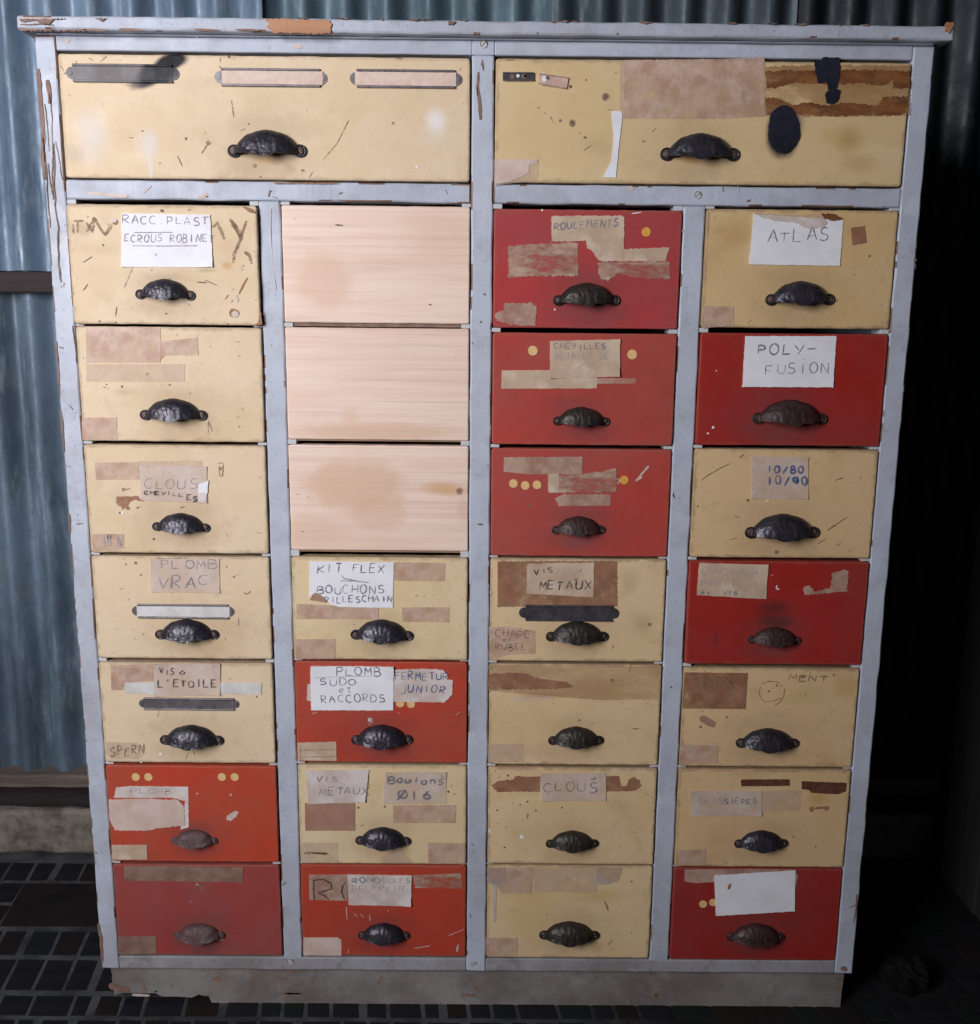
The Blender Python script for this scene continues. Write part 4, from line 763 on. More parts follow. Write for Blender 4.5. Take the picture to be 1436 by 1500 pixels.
# ---- column 2: three bare pine fronts, then four painted
def pine_drawer(r, label, spots, marks):
    p = 0.001; x0, x1, z0, z1 = rect(1, r, p); sd = 3.1*r+1
    d = Drawer((x0, x1, z0, z1), None, label, spots, proud=p, mat=lambda loc, size: pine('bare_pine', size, loc, sd), r=0.0026); DR[(1, r)] = d
    for K, pts, w in marks: d.mark(K, 'scratch', w, pts)
    return d
PK = (0.66, 0.435, 0.30)
pine_drawer(0, 'bare pale pine drawer without handle, topmost of three', [(F_, 330, 520, 190, 200, 0, PK, 0.6, 0.5), (F_, 1000, 270, 260, 260, 0, PK, 0.45, 0.8), (F_, 700, 420, 240, 40, 0, (0.62, 0.42, 0.29), 0.4, 0.9), (F_, 240, 275, 150, 14, 0, (0.60, 0.41, 0.30), 0.5, 0.9), (F_, 620, 455, 220, 22, 0, (0.60, 0.42, 0.31), 0.35, 0.9)],
    [(F_, [(398,190),(412,196),(446,198)], .002), (F_, [(940,654),(956,658)], .003), (F_, [(161,157),(166,159)], .002)])
pine_drawer(1, 'bare pale pine drawer without handle, middle of three', [(F_, 650, 1390, 560, 55, 0, PK, 0.75, 0.5), (F_, 480, 1300, 60, 60, 0, PK, 0.4, 0.8), (F_, 700, 900, 500, 40, 0, (0.70, 0.52, 0.42), 0.4, 0.9)], [(F_, [(1092,960),(1098,966)], .0012)])
pine_drawer(2, 'bare pine drawer without handle, with a knot at right', [(J_, 500, 300, 340, 180, 0, PK, 0.8, 0.4), (J_, 640, 480, 230, 120, 0, PK, 0.6, 0.5), (J_, 250, 570, 250, 130, 0, PK, 0.5, 0.7), (J_, 1060, 325, 150, 50, 0.1, (0.62, 0.37, 0.18), 0.8, 0.7), (J_, 1155, 335, 26, 26, 0, (0.22, 0.11, 0.07), 0.9, 0.6), (J_, 1170, 440, 40, 100, 0, (0.58, 0.41, 0.3), 0.4, 0.9)],
    [(J_, [(176,584),(188,586)], .0018), (J_, [(212,370),(222,374)], .0012), (J_, [(140,356),(170,352)], .001)])
CR2 = (0.72, 0.565, 0.345)
d = cream(1, 3, 'cream drawer with white three line paper torn at its corner', base=CR2)
d.patch(J_, [(748,775),(1065,780),(1062,892),(748,888)], 'tape').patch(J_, [(145,1032),(655,1055),(652,1126),(145,1126)], 'tape').patch(J_, [(800,1054),(1092,1054),(1090,1146),(800,1142)], 'tape').patch(J_, [(140,1252),(385,1250),(385,1372),(142,1374)], 'tape')
d.patch(J_, [(228,768),(748,774),(742,1056),(420,1052),(372,1040),(262,962),(226,992)], 'paper', 'paper_label', .0012, .0003, [('t','pencil',.0017,'KIT FLEX',(280,786,705,838)), ('t','pencil',.0013,'BOUCHONS',(272,915,705,965),0), ('t','pencil',.0013,'PILLESCHAIN',(318,986,748,1026),-8), ('l','pencil',.0014,[(414,890),(500,890),(595,900)],[(425,855),(440,875),(520,888)])], label='white paper with a torn lower left corner')
d.patch(J_, [(228,1005),(262,963),(300,980),(335,1010),(325,1020),(280,1012)], 'tape_clay', 'paper_curl', .0026, .0004)
d.mark(J_, 'smear', .0016, [(880,985),(900,978)], [(930,985),(940,986)], [(985,978),(995,976)]).mark(J_, 'scratch', .002, [(755,1268),(768,1274)]).handle(514, 605.5, 930)
d = red(1, 4, 'red drawer with overlapping white and soiled papers in blue and grey pencil', base=(0.47, 0.050, 0.024))
d.patch(N_, [(172,180),(200,170),(200,285),(168,278)], 'paper_grey', 'paper_scrap', .0008).patch(N_, [(700,88),(900,82),(1010,88),(1040,120),(1035,145),(1070,155),(1068,240),(1020,290),(700,285)], 'paper_grey', 'paper_label', .0010, .0006, [('t','blue',.0014,'FERMETUR',(712,100,1055,148),0), ('t','blue',.0018,'JUNIOR',(748,185,1030,232),-4)], label='soiled paper with blue capitals')
d.dot(N_, 745, 296).dot(N_, 812, 300)
d.paper(N_, [(192,64),(706,68),(702,338),(196,336)], 'paper', [('t','pencil',.0011,'PLOMB',(352,72,640,122),2), ('l','faint',.001,[(215,135),(400,128),(600,124)]), ('t','pencil',.0011,'SUDO',(250,140,490,180),2), ('t','pencil',.0011,'et',(368,180,460,222)), ('t','pencil',.0011,'RACCORDS',(258,242,668,290),-8)], off=.0018, label='white paper with four faint pencil rows')
d.patch(N_, [(110,540),(350,534),(352,652),(112,648)], 'paper_tan', 'tape_patch', ink=[('l','smear',.0011,[(118,585),(345,582)],[(118,628),(345,625)],[(130,545),(130,648)])])
d.dots(N_, 'pale', (556,400,.003), (735,358,.001)).mark(N_, 'pale', .0014, [(545,385),(572,392),(574,412),(548,428)], [(200,360),(230,352)], [(1090,370),(1112,350)]).handle(515, 604.6, 1083)
d = cream(1, 5, 'cream drawer with two grey papers side by side and a brown tape rectangle', base=CR2)
d.paper(N_, [(160,712),(552,706),(530,905),(175,918)], 'paper_grey', [('t','pencil',.0012,'VIS',(230,745,365,780),0), ('t','pencil',.0012,'METAUX',(242,815,560,862),-6)], warp=.0007).paper(N_, [(655,722),(1030,722),(1030,915),(640,915)], 'thin', [('t','pencil',.0022,'Boulons',(670,738,1030,785),8), ('t','pencil',.0022,'@16',(730,835,960,885),2)])
d.patch(N_, [(155,914),(465,914),(465,1084),(158,1082)], 'tape_clay', off=.0009).patch(N_, [(700,926),(1090,926),(1088,1036),(702,1036)], 'tape').patch(N_, [(915,1158),(1145,1160),(1145,1286),(918,1284)], 'tape').patch(N_, [(130,1158),(360,1158),(360,1284),(130,1284)], 'tape_light', ink=[('l','smear',.003,[(150,1225),(220,1222),(305,1225)],[(160,1216),(300,1228)])])
d.patch(N_, [(640,1240),(740,1195),(830,1282),(620,1284)], 'tape_light', off=.0004)
d.mark(N_, 'scratch', 0, [(985,728),(1032,762),(1000,772)], [(540,740),(552,735),(552,830)]).dots(N_, 'scratch', (1043,843,.0020), (486,942,.0022), (1080,858,.0012)).dots(N_, 'smear', (1062,805,.0018), (650,935,.002)).dots(N_, 'chip_white', (155,1198,.0018)).mark(N_, 'scratch', .0016, [(498,1054),(524,1050)]).mark(N_, 'chip_brown', 0, [(328,718),(365,718),(348,734)]).handle(521, 602, 1231)
d = red(1, 6, 'bright red drawer with big pencilled R beside a cream paper', base=(0.45, 0.044, 0.020))
d.patch(S_, [(182,258),(420,256),(420,418),(184,414)], 'tape_red', 'paper_label', .0008, .0004, [('l','black',.0024,[(212,290),(210,350),(215,415)],[(205,292),(270,285),(318,312),(322,345),(240,368),(285,392),(308,412)],[(412,300),(388,330),(385,370),(402,408)])], label='brown tape with a big letter R')
d.paper(S_, [(420,256),(818,262),(812,450),(426,444)], 'paper_grey', [('t','slate',.0016,'ROND',(450,272,638,304)), ('t','faint',.0014,'ELLES',(640,275,815,304)), ('t','faint',.0012,'DE FREIN',(445,322,780,356))], off=.0014)
d.patch(S_, [(148,646),(360,646),(382,662),(382,758),(146,756)], 'paper_pink', 'tape_patch', ink=[('l','faint',.0014,[(200,668),(185,720)])]).patch(S_, [(820,262),(1120,250),(1130,345),(840,340)], 'residue_red', off=.0004)
d.mark(S_, 'pale', .0012, [(412,455),(415,520),(420,540)], [(430,715),(420,745)], [(555,505),(560,545)], [(1045,635),(1140,595)], [(830,715),(930,698)], [(500,500),(520,525)], [(670,470),(672,495)], [(460,495),(480,520)]).mark(S_, 'pale', .003, [(1105,690),(1095,735)]).dots(S_, 'scratch', (640,352,.0022)).handle(525, 600.6, 1369.6)
# ---- column 3
CR3 = (0.69, 0.51, 0.295)
d = red(2, 0, 'red drawer with torn L shaped paper and scraped tape residue', base=(0.42, 0.040, 0.040), spots=[(G_, 260, 250, 240, 120, 0, (0.34, 0.05, 0.055), 0.5, 0.9)])
d.patch(G_, [(466,150),(480,143),(870,142),(886,150),(884,405),(760,405),(735,398),(700,345),(670,328),(668,288),(466,292)], 'paper_tan', 'paper_label', .0010, .0007, [('t','pencil',.0013,'ROULEMENTS',(478,178,860,222),-16)], label='torn L shaped tan paper')
d.patch(G_, [(884,335),(1148,325),(1130,380),(1125,405),(884,405)], 'paper_tan', 'tape_patch', .0009, .0008).patch(G_, [(215,318),(350,305),(618,300),(622,490),(400,492),(216,498)], 'residue_red', amp=.0012).patch(G_, [(735,410),(1148,408),(1148,505),(1050,508),(940,500),(860,475),(800,515),(745,510)], 'residue_red', amp=.0014)
d.patch(G_, [(190,650),(355,646),(378,662),(376,778),(240,775),(150,750),(135,705),(190,690)], 'tape_red', amp=.0012)
d.dot(G_, 1013, 236, mat='dot_orange').dots(G_, 'chip_white', (485,684,.0014), (412,110,.0014)).mark(G_, 'chip_white', .0016, [(930,130),(985,122)]).mark(G_, 'pale', .0014, [(250,335),(300,318)], [(560,150),(580,152)]).handle(810, 908, 440, 'b')
d = red(2, 1, 'red drawer with tan paper between two cream dots', base=(0.43, 0.050, 0.036))
d.patch(G_, [(178,1036),(455,1034),(730,1075),(728,1140),(176,1142)], 'paper_tan', 'tape_patch', .0007).patch(G_, [(728,1082),(955,1082),(952,1114),(730,1112)], 'tape_light', off=.0006)
d.paper(G_, [(456,866),(862,856),(860,1072),(458,1082)], 'paper_tan', [('t','pencil',.0012,'CHEVILLES',(482,880,790,912),0), ('t','faint',.0014,'METALLIQUE',(485,935,810,975),-6), ('l','faint',.0012,[(600,1030),(660,995),(720,985),(790,940)],[(580,1052),(620,1040)])], off=.0013)
d.dot(G_, 358, 922, .0068).dot(G_, 932, 944, .0068).handle(810, 892.7, 617, 'b')
d = red(2, 2, 'red drawer with three cream dots in a row and pale tapes', base=(0.43, 0.052, 0.038), spots=[(K_, 660, 660, 120, 60, 0, (0.25, 0.07, 0.07), 0.5, 0.9)])
d.patch(K_, [(205,125),(692,122),(688,232),(360,232),(202,215)], 'tape_red').patch(K_, [(478,232),(590,240),(720,225),(820,212),(890,190),(902,200),(898,340),(480,346)], 'residue_red', off=.0011, amp=.0012, ink=[('l','scratch',.0012,[(560,245),(580,270)],[(800,285),(825,305)],[(496,285),(500,300)])]).patch(K_, [(520,380),(570,355),(865,355),(862,424),(545,428)], 'tape_red', off=.0006)
d.patch(K_, [(478,228),(545,225),(545,340),(480,342)], 'paper_tan', 'paper_scrap', .0013)
for x, y in ((263,288), (336,300), (409,296)): d.dot(K_, x, y)
d.dot(K_, 948, 266, mat='dot_orange').mark(K_, 'pale', .003, [(1100,180),(1060,225),(1040,250)]).mark(K_, 'pale', 0, [(1015,268),(1050,235),(1062,250),(1025,275)]).mark(K_, 'drip', .002, [(900,255),(930,275)], [(905,290),(930,262)]).dots(K_, 'scratch', (322,158,.0018), (298,150,.001)).mark(K_, 'smear', .004, [(350,440),(375,415)]).handle(808, 886.5, 776, 'r')
d = cream(2, 3, 'cream drawer with dark empty holder above its handle and brown tape round the paper', base=CR3, spots=[(K_, 1060, 1150, 90, 80, 0, (0.40, 0.26, 0.12), 0.4, 0.9), (K_, 980, 880, 80, 90, 0, (0.45, 0.31, 0.16), 0.4, 0.9)])
d.patch(K_, [(165,770),(905,768),(905,1048),(520,1045),(165,1052)], 'tape_brown', amp=.0008)
d.paper(K_, [(348,782),(762,776),(758,992),(345,968)], 'paper_tan', [('t','black',.0014,'VIS',(395,815,520,848),-6), ('t','black',.0015,'METAUX',(418,888,755,942),2), ('l','black',.0015,[(635,880),(660,878)],[(640,888),(655,886)],[(670,830),(685,815)])])
d.patch(K_, [(112,1175),(240,1172),(395,1200),(398,1340),(240,1345),(114,1380)], 'tape', ink=[('t','smear',.0016,'CHAPE',(150,1190,380,1235),8), ('t','smear',.0012,'et',(195,1240,260,1268)), ('t','smear',.0014,'RUBEL',(150,1275,350,1315),2)])
d.holder(K_, 297, 917, 1040, 1138, 'holder_dark').handle(799.6, 891, 932, 'b').dots(K_, 'chip_white', (463,996,.0022), (120,960,.001)).dots(K_, 'smear', (880,1298,.002), (1105,1160,.003))
d = cream(2, 4, 'cream drawer with reddish brown smear along the top, no paper', base=CR3, spots=[(O_, 500, 270, 200, 30, 0, (0.36, 0.18, 0.09), 0.5, 0.9), (O_, 900, 220, 330, 90, 0, (0.46, 0.28, 0.11), 0.45, 0.8), (O_, 500, 650, 380, 70, 0, (0.55, 0.37, 0.24), 0.5, 0.9), (O_, 620, 110, 500, 40, 0, (0.5, 0.33, 0.2), 0.4, 0.9)])
d.patch(O_, [(120,66),(700,70),(1280,76),(1276,296),(900,304),(560,276),(120,240)], 'tan_band', off=.0004, amp=.0008)
d.patch(O_, [(118,125),(300,118),(370,122),(480,160),(640,180),(690,212),(560,228),(118,232)], 'tape_brown', amp=.0012).patch(O_, [(118,600),(360,598),(360,722),(116,724)], 'tape_light', off=.0004)
d.mark(O_, 'smear', .002, [(600,92),(625,105)], [(1085,65),(1075,110)], [(1092,495),(1150,500)], [(790,690),(800,685)], [(555,320),(562,335)], [(820,465),(838,455)]).dots(O_, 'smear', (735,440,.0018), (960,170,.003)).mark(O_, 'pale', .002, [(265,300),(400,295),(540,285)]).handle(803, 884, 1084, 'b')
d = cream(2, 5, 'cream drawer with pencilled nails paper between two brown glue strips', base=CR3, spots=[(O_, 700, 1370, 260, 60, 0, (0.5, 0.34, 0.2), 0.5, 0.9)])
d.patch(O_, [(135,880),(190,850),(285,842),(300,820),(470,822),(468,922),(180,925)], 'tape_brown', 'glue_residue', amp=.0009).patch(O_, [(918,820),(1005,818),(1015,885),(1055,885),(1075,840),(1105,826),(1140,845),(1155,885),(1110,918),(918,922)], 'tape_brown', 'glue_residue', amp=.0009)
d.paper(O_, [(470,800),(915,795),(915,985),(480,985)], 'thin', [('t','pencil',.0011,'CLOUS',(490,858,880,922),4), ('t','black',.0022,'"',(805,835,865,888))])
d.dots(O_, 'chip_white', (345,1232,.0034), (403,1382,.001)).mark(O_, 'chip_white', .003, [(124,1175),(130,1208)]).dots(O_, 'scratch', (165,785,.001), (250,815,.0018), (192,828,.001), (383,992,.0018), (333,1012,.0013), (440,1052,.0014), (178,1050,.0014), (238,1167,.001), (228,1303,.0014), (262,877,.001), (284,1002,.0008), (616,1032,.0014), (183,1142,.0008)).mark(O_, 'chip_brown', .0018, [(386,1072),(382,1105)]).mark(O_, 'smear', .001, [(1180,935),(1250,975)], [(530,1042),(560,1042)]).handle(799.5, 876.7, 1235, 'b')
d = cream(2, 6, 'cream drawer with silvery torn tape along the top and a white drip', base=CR3, spots=[(T_, 860, 430, 200, 60, 0, (0.5, 0.31, 0.1), 0.45, 0.9), (T_, 860, 780, 60, 50, 0, (0.42, 0.29, 0.14), 0.4, 0.9), (T_, 380, 560, 200, 200, 0, (0.60, 0.42, 0.15), 0.4, 0.9)], proud=.0012)
d.patch(T_, [(110,235),(420,235),(410,410),(210,408),(170,350),(112,335)], 'tape', off=.0006).patch(T_, [(420,240),(860,240),(850,405),(430,400)], 'tape_light', off=.0006).patch(T_, [(108,235),(230,238),(240,330),(180,360),(112,340)], 'silver_tape', off=.0010, amp=.0008).patch(T_, [(850,238),(1025,236),(1000,320),(940,345),(880,350),(850,340)], 'silver_tape', off=.0010, amp=.0008)
d.patch(T_, [(104,712),(316,710),(316,828),(104,832)], 'tape').patch(T_, [(150,340),(175,345),(172,480),(168,605),(154,608),(152,480)], 'drip', 'paint_drip', .0006)
d.mark(T_, 'chip_brown', .0028, [(905,465),(920,490),(932,528)]).mark(T_, 'smear', .002, [(930,760),(960,730)], [(640,300),(670,320)], [(720,360),(740,375)]).dots(T_, 'smear', (1090,330,.0016), (1090,680,.0014), (515,555,.0013)).handle(790, 878, 1369, 'b')
# ---- column 4
CR4 = (0.66, 0.46, 0.25)
d = cream(3, 0, 'cream drawer with white paper smeared brown on its upper edge', base=(0.64, 0.45, 0.23), spots=[(H_, 340, 250, 110, 100, 0, (0.46, 0.28, 0.10), 0.5, 0.8), (H_, 1000, 230, 100, 70, 0, (0.50, 0.32, 0.12), 0.4, 0.9)])
d.paper(H_, [(450,132),(968,168),(948,432),(425,424)], 'paper', [('t','pencil',.0012,'ATLAS',(525,230,905,300),-14)], off=.0011)
d.patch(H_, [(450,128),(700,140),(835,130),(870,180),(850,215),(760,215),(690,185),(560,170),(500,152)], 'tape_light', off=.0024, amp=.001).patch(H_, [(840,130),(905,132),(970,160),(900,172),(860,160)], 'glue', 'glue_residue', .0028, .001)
d.patch(H_, [(1012,212),(1090,200),(1104,296),(1020,314)], 'tape_brown', 'glue_residue').patch(H_, [(156,664),(335,666),(335,775),(260,785),(150,790)], 'tape').dots(H_, 'smear', (225,705,.005), (930,634,.002), (1120,376,.002)).mark(H_, 'smear', .002, [(850,190),(872,205)], [(430,745),(440,750)]).handle(1121, 1222, 439, 'k')
d = red(3, 1, 'deep red drawer with large white paper in two pencilled lines', base=RED_D, dirt=0.6)
d.paper(H_, [(402,838),(928,838),(908,1134),(384,1132)], 'paper', [('t','pencil',.0014,'POLY-',(468,888,830,945),0), ('t','pencil',.0014,'FUSION',(520,1000,895,1058),-6), ('l','pencil',.0014,[(735,970),(740,976)])], off=.0012)
d.dots(H_, 'chip_white', (216,1366,.0020), (186,1400,.0014), (235,1038,.001)).handle(1101.5, 1211, 613, 'r')
d = cream(3, 2, 'cream drawer marked with two rows of blue numbers, scratched', base=CR4)
d.paper(L_, [(515,120),(860,125),(860,385),(512,380)], 'thin', [('t','blue',.0021,'10/80',(600,180,850,222),0), ('t','blue',.0021,'10/90',(605,250,870,298),0)], warp=.0002)
d.mark(L_, 'scratch', .0013, [(202,268),(240,238),(320,192),(372,168)], [(440,128),(462,108)], [(918,662),(970,630)], [(980,580),(1020,550),(1100,498)], [(1030,270),(1080,250)]).mark(L_, 'scratch', .0028, [(436,130),(460,110)], [(1012,555),(1032,544)]).mark(L_, 'chip_white', .0026, [(598,404),(618,386)]).dots(L_, 'scratch', (488,392,.0022), (665,712,.0028), (178,428,.0012)).mark(L_, 'smear', .0016, [(380,635),(420,625)], [(345,730),(385,735)], [(400,490),(440,500)]).handle(1091, 1199.7, 779.7, 'k')
d = red(3, 3, 'deep red drawer with tan paper at left and black grime over the handle', base=RED_D, spots=[(L_, 660, 1060, 140, 60, 0, (0.10, 0.018, 0.018), 0.75, 0.8), (L_, 660, 1140, 130, 50, 0, (0.08, 0.02, 0.02), 0.8, 0.8), (L_, 640, 1290, 150, 30, 0, (0.16, 0.02, 0.02), 0.5, 0.9), (L_, 290, 1250, 16, 50, 0.1, (0.16, 0.02, 0.03), 0.7, 0.7)])
d.paper(L_, [(188,778),(614,790),(600,1002),(172,978)], 'paper_tan', [('t','faint',.0013,'CACHES',(200,805,560,845),0), ('t','faint',.0013,'PARTI',(200,885,420,920)), ('t','pencil',.0013,'et',(200,945,262,972)), ('t','pencil',.0012,'VIS',(330,950,430,975))], off=.0011)
d.patch(L_, [(835,925),(870,918),(905,960),(1000,930),(1010,845),(1080,822),(1112,835),(1104,955),(980,965),(840,978),(830,950)], 'tape_red', amp=.0012).mark(L_, 'chip_white', .0018, [(670,918),(664,932),(672,944),(685,938)]).mark(L_, 'pale', .001, [(625,862),(650,850)]).handle(1095, 1173, 937, 'r')
d = cream(3, 4, 'cream drawer with square brown tape and a traced circle', base=CR4, spots=[(Q_, 1180, 210, 90, 70, 0, (0.5, 0.32, 0.1), 0.6, 0.9), (Q_, 930, 250, 160, 60, 0, (0.5, 0.35, 0.14), 0.4, 0.8), (Q_, 620, 230, 60, 60, 0, (0.5, 0.33, 0.14), 0.4, 0.9)])
d.patch(Q_, [(182,105),(572,108),(558,332),(165,328)], 'tape_brown', ink=[('t','smear',.0022,'INOX',(235,130,510,200),0)]).patch(Q_, [(152,580),(180,552),(388,556),(385,665),(148,668)], 'tape').patch(Q_, [(272,382),(300,370),(375,412),(362,446),(318,432),(275,405)], 'tape_clay', 'glue_residue', .0006)
d.mark(Q_, 'smear', .0016, [(660,175),(700,160),(760,165),(785,190)], [(655,270),(680,288),(740,280),(780,262)], [(800,200),(795,250),(770,290),(730,315)], [(650,190),(642,230),(655,270)]).text(Q_, 'MENT', (820, 118, 1080, 158), 'smear', .0018, 6)
d.dots(Q_, 'scratch', (752,185,.0018), (702,222,.0016), (280,442,.0020), (442,382,.0014)).dots(Q_, 'smear', (1105,120,.002), (960,108,.001)).mark(Q_, 'smear', .001, [(1160,445),(1175,435)], [(930,225),(925,260)]).handle(1077.7, 1170, 1088, 'k')
d = cream(3, 5, 'cream drawer with two dark brown glue strips at top right', base=CR4, spots=[(Q_, 1010, 880, 70, 50, 0, (0.48, 0.26, 0.06), 0.6, 0.8)])
d.paper(Q_, [(215,838),(660,838),(655,990),(222,992)], 'thin', [('t','faint',.0013,'GLIS',(272,880,425,915)), ('t','pencil',.0014,'SIERES',(425,880,635,915))], warp=.0002)
d.patch(Q_, [(530,768),(830,766),(832,806),(532,810)], 'glue_dark', 'glue_residue').patch(Q_, [(905,778),(1182,788),(1180,840),(1125,858),(965,850),(950,832),(905,826)], 'glue_dark', 'glue_residue').patch(Q_, [(135,1205),(310,1200),(310,1290),(130,1298)], 'tape').patch(Q_, [(660,838),(900,832),(900,960),(660,965)], 'tape_light', off=.0004)
d.mark(Q_, 'chip_brown', .0035, [(985,946),(1050,940)]).dots(Q_, 'chip_brown', (968,952,.0046), (1060,945,.0042), (645,962,.002)).dots(Q_, 'scratch', (856,1122,.0014), (992,1182,.0014)).mark(Q_, 'smear', .002, [(420,1290),(445,1275)], [(215,910),(235,930)]).handle(1075.5, 1154, 1235, 'k')
d = red(3, 6, 'deep red drawer with tilted blank white paper', base=(0.31, 0.016, 0.011), dirt=0.6, spots=[(U_, 620, 700, 150, 60, 0, (0.18, 0.02, 0.02), 0.5, 0.9)])
d.patch(U_, [(182,225),(600,222),(850,226),(885,262),(870,330),(700,300),(400,300),(250,310),(182,298)], 'tape_red', off=.0007)
d.paper(U_, [(364,262),(866,230),(862,482),(374,510)], 'paper', [('p','chip_brown',0,[(462,308),(470,318),(462,340),(446,348),(448,322)])], off=.0014, label='blank white paper')
d.dot(U_, 296, 440).dot(U_, 358, 430).handle(1064, 1149, 1371.5, 'r')
for k in DR: DR[k].build()
# little white runner ends showing in the gaps
for c in range(4):
    for r in range(7):
        rt = rect(c, r); zt = rt[3]; zp = rect(c, r-1)[2] if r else ZM0
        if zp-zt < 0.0016: continue
        for sg in (0, 1):
            xa, xb = (CO[c][0]+.0002, CO[c][0]+.0125) if sg == 0 else (CO[c][1]-.0125, CO[c][1]-.0002)
            b = MB(); b.wbox(xa, xb, 0.0015, 0.035, zt+0.0003, zp-0.0004, 0, jit=.0003, bev=.0006); b.build('runner', M['runner'], cab, (xa, 0, zt))
# darker lip strip under the upper pine fronts
for r, h, y0 in ((0, .0052, .0035), (1, .0026, .003), (2, .0036, .003)):
    zb = rect(1, r)[2]; b = MB(); b.wbox(CO[1][0]+.001, CO[1][1]-.001, y0, y0+.012, zb-h, zb+.001, 0, jit=.0003, bev=.0006)
    b.build('drawer_lip', M['bare_brown'] if r == 0 else M['raw'], cab, (-.15, 0, zb))

# ------------------------------------------------------------------ wall, kerb, floor
def zinc(name, a, b2, c2, seed, met=0.22):
    mt, nt, B = new_mat(name); N = NT(nt)
    c = N.mix(N.rng(N.noise(5, 6, 0.65, stretch=(2.2, 1, 0.5), seed=seed), 0.35, 0.65), a, b2)
    c = N.mix(N.rng(N.noise(34, 6, 0.75, seed=seed+17), 0.5, 0.75, 0, 0.5), c, mul(b2, 0.7))
    c = N.mix(N.rng(N.noise(16, 6, 0.7, stretch=(2.5, 1, 0.35), seed=seed+3), 0.52, 0.74, 0, 0.8), c, c2)
    c = N.mix(N.rng(N.noise(9, 6, 0.75, seed=seed+8), 0.58, 0.72, 0, 0.55), c, (0.16, 0.17, 0.13))
    c = N.mix(N.rng(N.noise(11, 7, 0.7, stretch=(1.5, 1, 0.6), seed=seed+12), 0.66, 0.74, 0, 0.6), c, (0.12, 0.07, 0.05))
    N.l(c, B.inputs['Base Color']); B.inputs['Metallic'].default_value = met
    N.l(N.rng(N.noise(20, 4, seed=seed), 0.3, 0.7, 0.42, 0.68), B.inputs['Roughness'])
    N.bump(N.noise(60, 5, seed=seed), 0.25, 0.002, B)
    return mt
wall = empty('corrugated_wall', (0, 0.5, 0))
tag(wall, 'blue grey corrugated metal wall standing behind the drawer chest', 'wall')
def sheet(x0, x1, z0, z1, Y, mat, label=None, phase=0.0, lean=0.0, amp=0.0145, ragged=0.0):
    b = MB(); pit = 0.076; nx = int((x1-x0)/pit*12); nz = max(2, int((z1-z0)/0.05))
    vs = []
    for j in range(nz+1):
        z = z0+(z1-z0)*j/nz
        for i in range(nx+1):
            x = x0+(x1-x0)*i/nx
            zz = z+(ragged*mnoise.noise(Vector((x*9, 1, 0))) if j in (0, nz) else 0)
            vs.append((x+lean*(z-z0), Y+amp*math.sin(2*math.pi*x/pit+phase)+0.006*mnoise.noise(Vector((x*1.6, z*1.3, 4))), zz))
    w = nx+1; b.add(vs, [(j*w+i, j*w+i+1, (j+1)*w+i+1, (j+1)*w+i) for j in range(nz) for i in range(nx)], 0, True)
    n = len(vs); b.add([(x, y+0.0009, z) for x, y, z in vs], [(j*w+i, (j+1)*w+i, (j+1)*w+i+1, j*w+i+1) for j in range(nz) for i in range(nx)], 0, True)
    o = b.build('corrugated_sheet', mat, wall, ((x0+x1)/2, Y, z0))
    if label: o['label'] = label
    return o
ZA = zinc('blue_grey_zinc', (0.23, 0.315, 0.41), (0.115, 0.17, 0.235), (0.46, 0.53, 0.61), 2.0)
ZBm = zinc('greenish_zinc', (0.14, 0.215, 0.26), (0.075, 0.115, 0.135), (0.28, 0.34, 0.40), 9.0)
ZC = zinc('dark_shaded_zinc', (0.028, 0.036, 0.047), (0.012, 0.016, 0.021), (0.05, 0.06, 0.072), 15.0)  # dark sheet colour that also carries the painted shade on the right
ZE = zinc('half_shaded_slate_zinc', (0.075, 0.105, 0.128), (0.038, 0.054, 0.068), (0.15, 0.18, 0.21), 27.0)  # in-between tone: light fading to the right put into the sheet colour
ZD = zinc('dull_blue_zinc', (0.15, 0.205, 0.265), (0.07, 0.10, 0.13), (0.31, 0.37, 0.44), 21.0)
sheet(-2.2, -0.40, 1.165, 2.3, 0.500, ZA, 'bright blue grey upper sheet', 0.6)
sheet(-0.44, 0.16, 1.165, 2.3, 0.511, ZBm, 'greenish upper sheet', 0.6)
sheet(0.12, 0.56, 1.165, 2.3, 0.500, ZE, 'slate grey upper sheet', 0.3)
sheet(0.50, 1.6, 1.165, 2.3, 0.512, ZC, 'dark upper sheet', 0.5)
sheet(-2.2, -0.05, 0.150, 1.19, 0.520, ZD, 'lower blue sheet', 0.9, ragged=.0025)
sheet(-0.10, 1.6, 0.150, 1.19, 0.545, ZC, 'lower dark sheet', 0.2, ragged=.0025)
timber = flat('dark_old_timber', (0.045, 0.030, 0.032), (0.028, 0.020, 0.022), 14, 0.85, stretch=(0.2, 1, 3), bump=0.5)
timber2 = flat('dusty_timber', (0.17, 0.135, 0.11), (0.10, 0.075, 0.06), 18, 0.85, stretch=(0.25, 1, 3), bump=0.5)
part('wall_rail', timber, (-2.2, 1.6, 0.484, 0.545, 1.124, 1.163), wall, step=.05, jit=.002, bev=.004)
part('sole_plate', timber2, (-2.2, 1.6, 0.486, 0.60, 0.124, 0.152), wall, step=.05, jit=.002, bev=.004)
part('back_board', timber, (-2.2, 1.6, 0.60, 0.62, FZ, 0.1238), wall, step=.08, jit=.002, bev=.003)
concrete = flat('dusty_concrete', (0.225, 0.195, 0.155), (0.10, 0.08, 0.062), 24, 0.9, bump=0.7, third=(0.27, 0.24, 0.19))
kb = MB(); kb.wbox(-2.2, 1.6, 0.460, 0.486, FZ, 0.087, 0, step=.03, jit=.005, bev=.008)
tag(kb.build('concrete_kerb', concrete, None, (0, 0.46, 0)), 'low dusty concrete kerb along the foot of the metal wall', 'kerb')
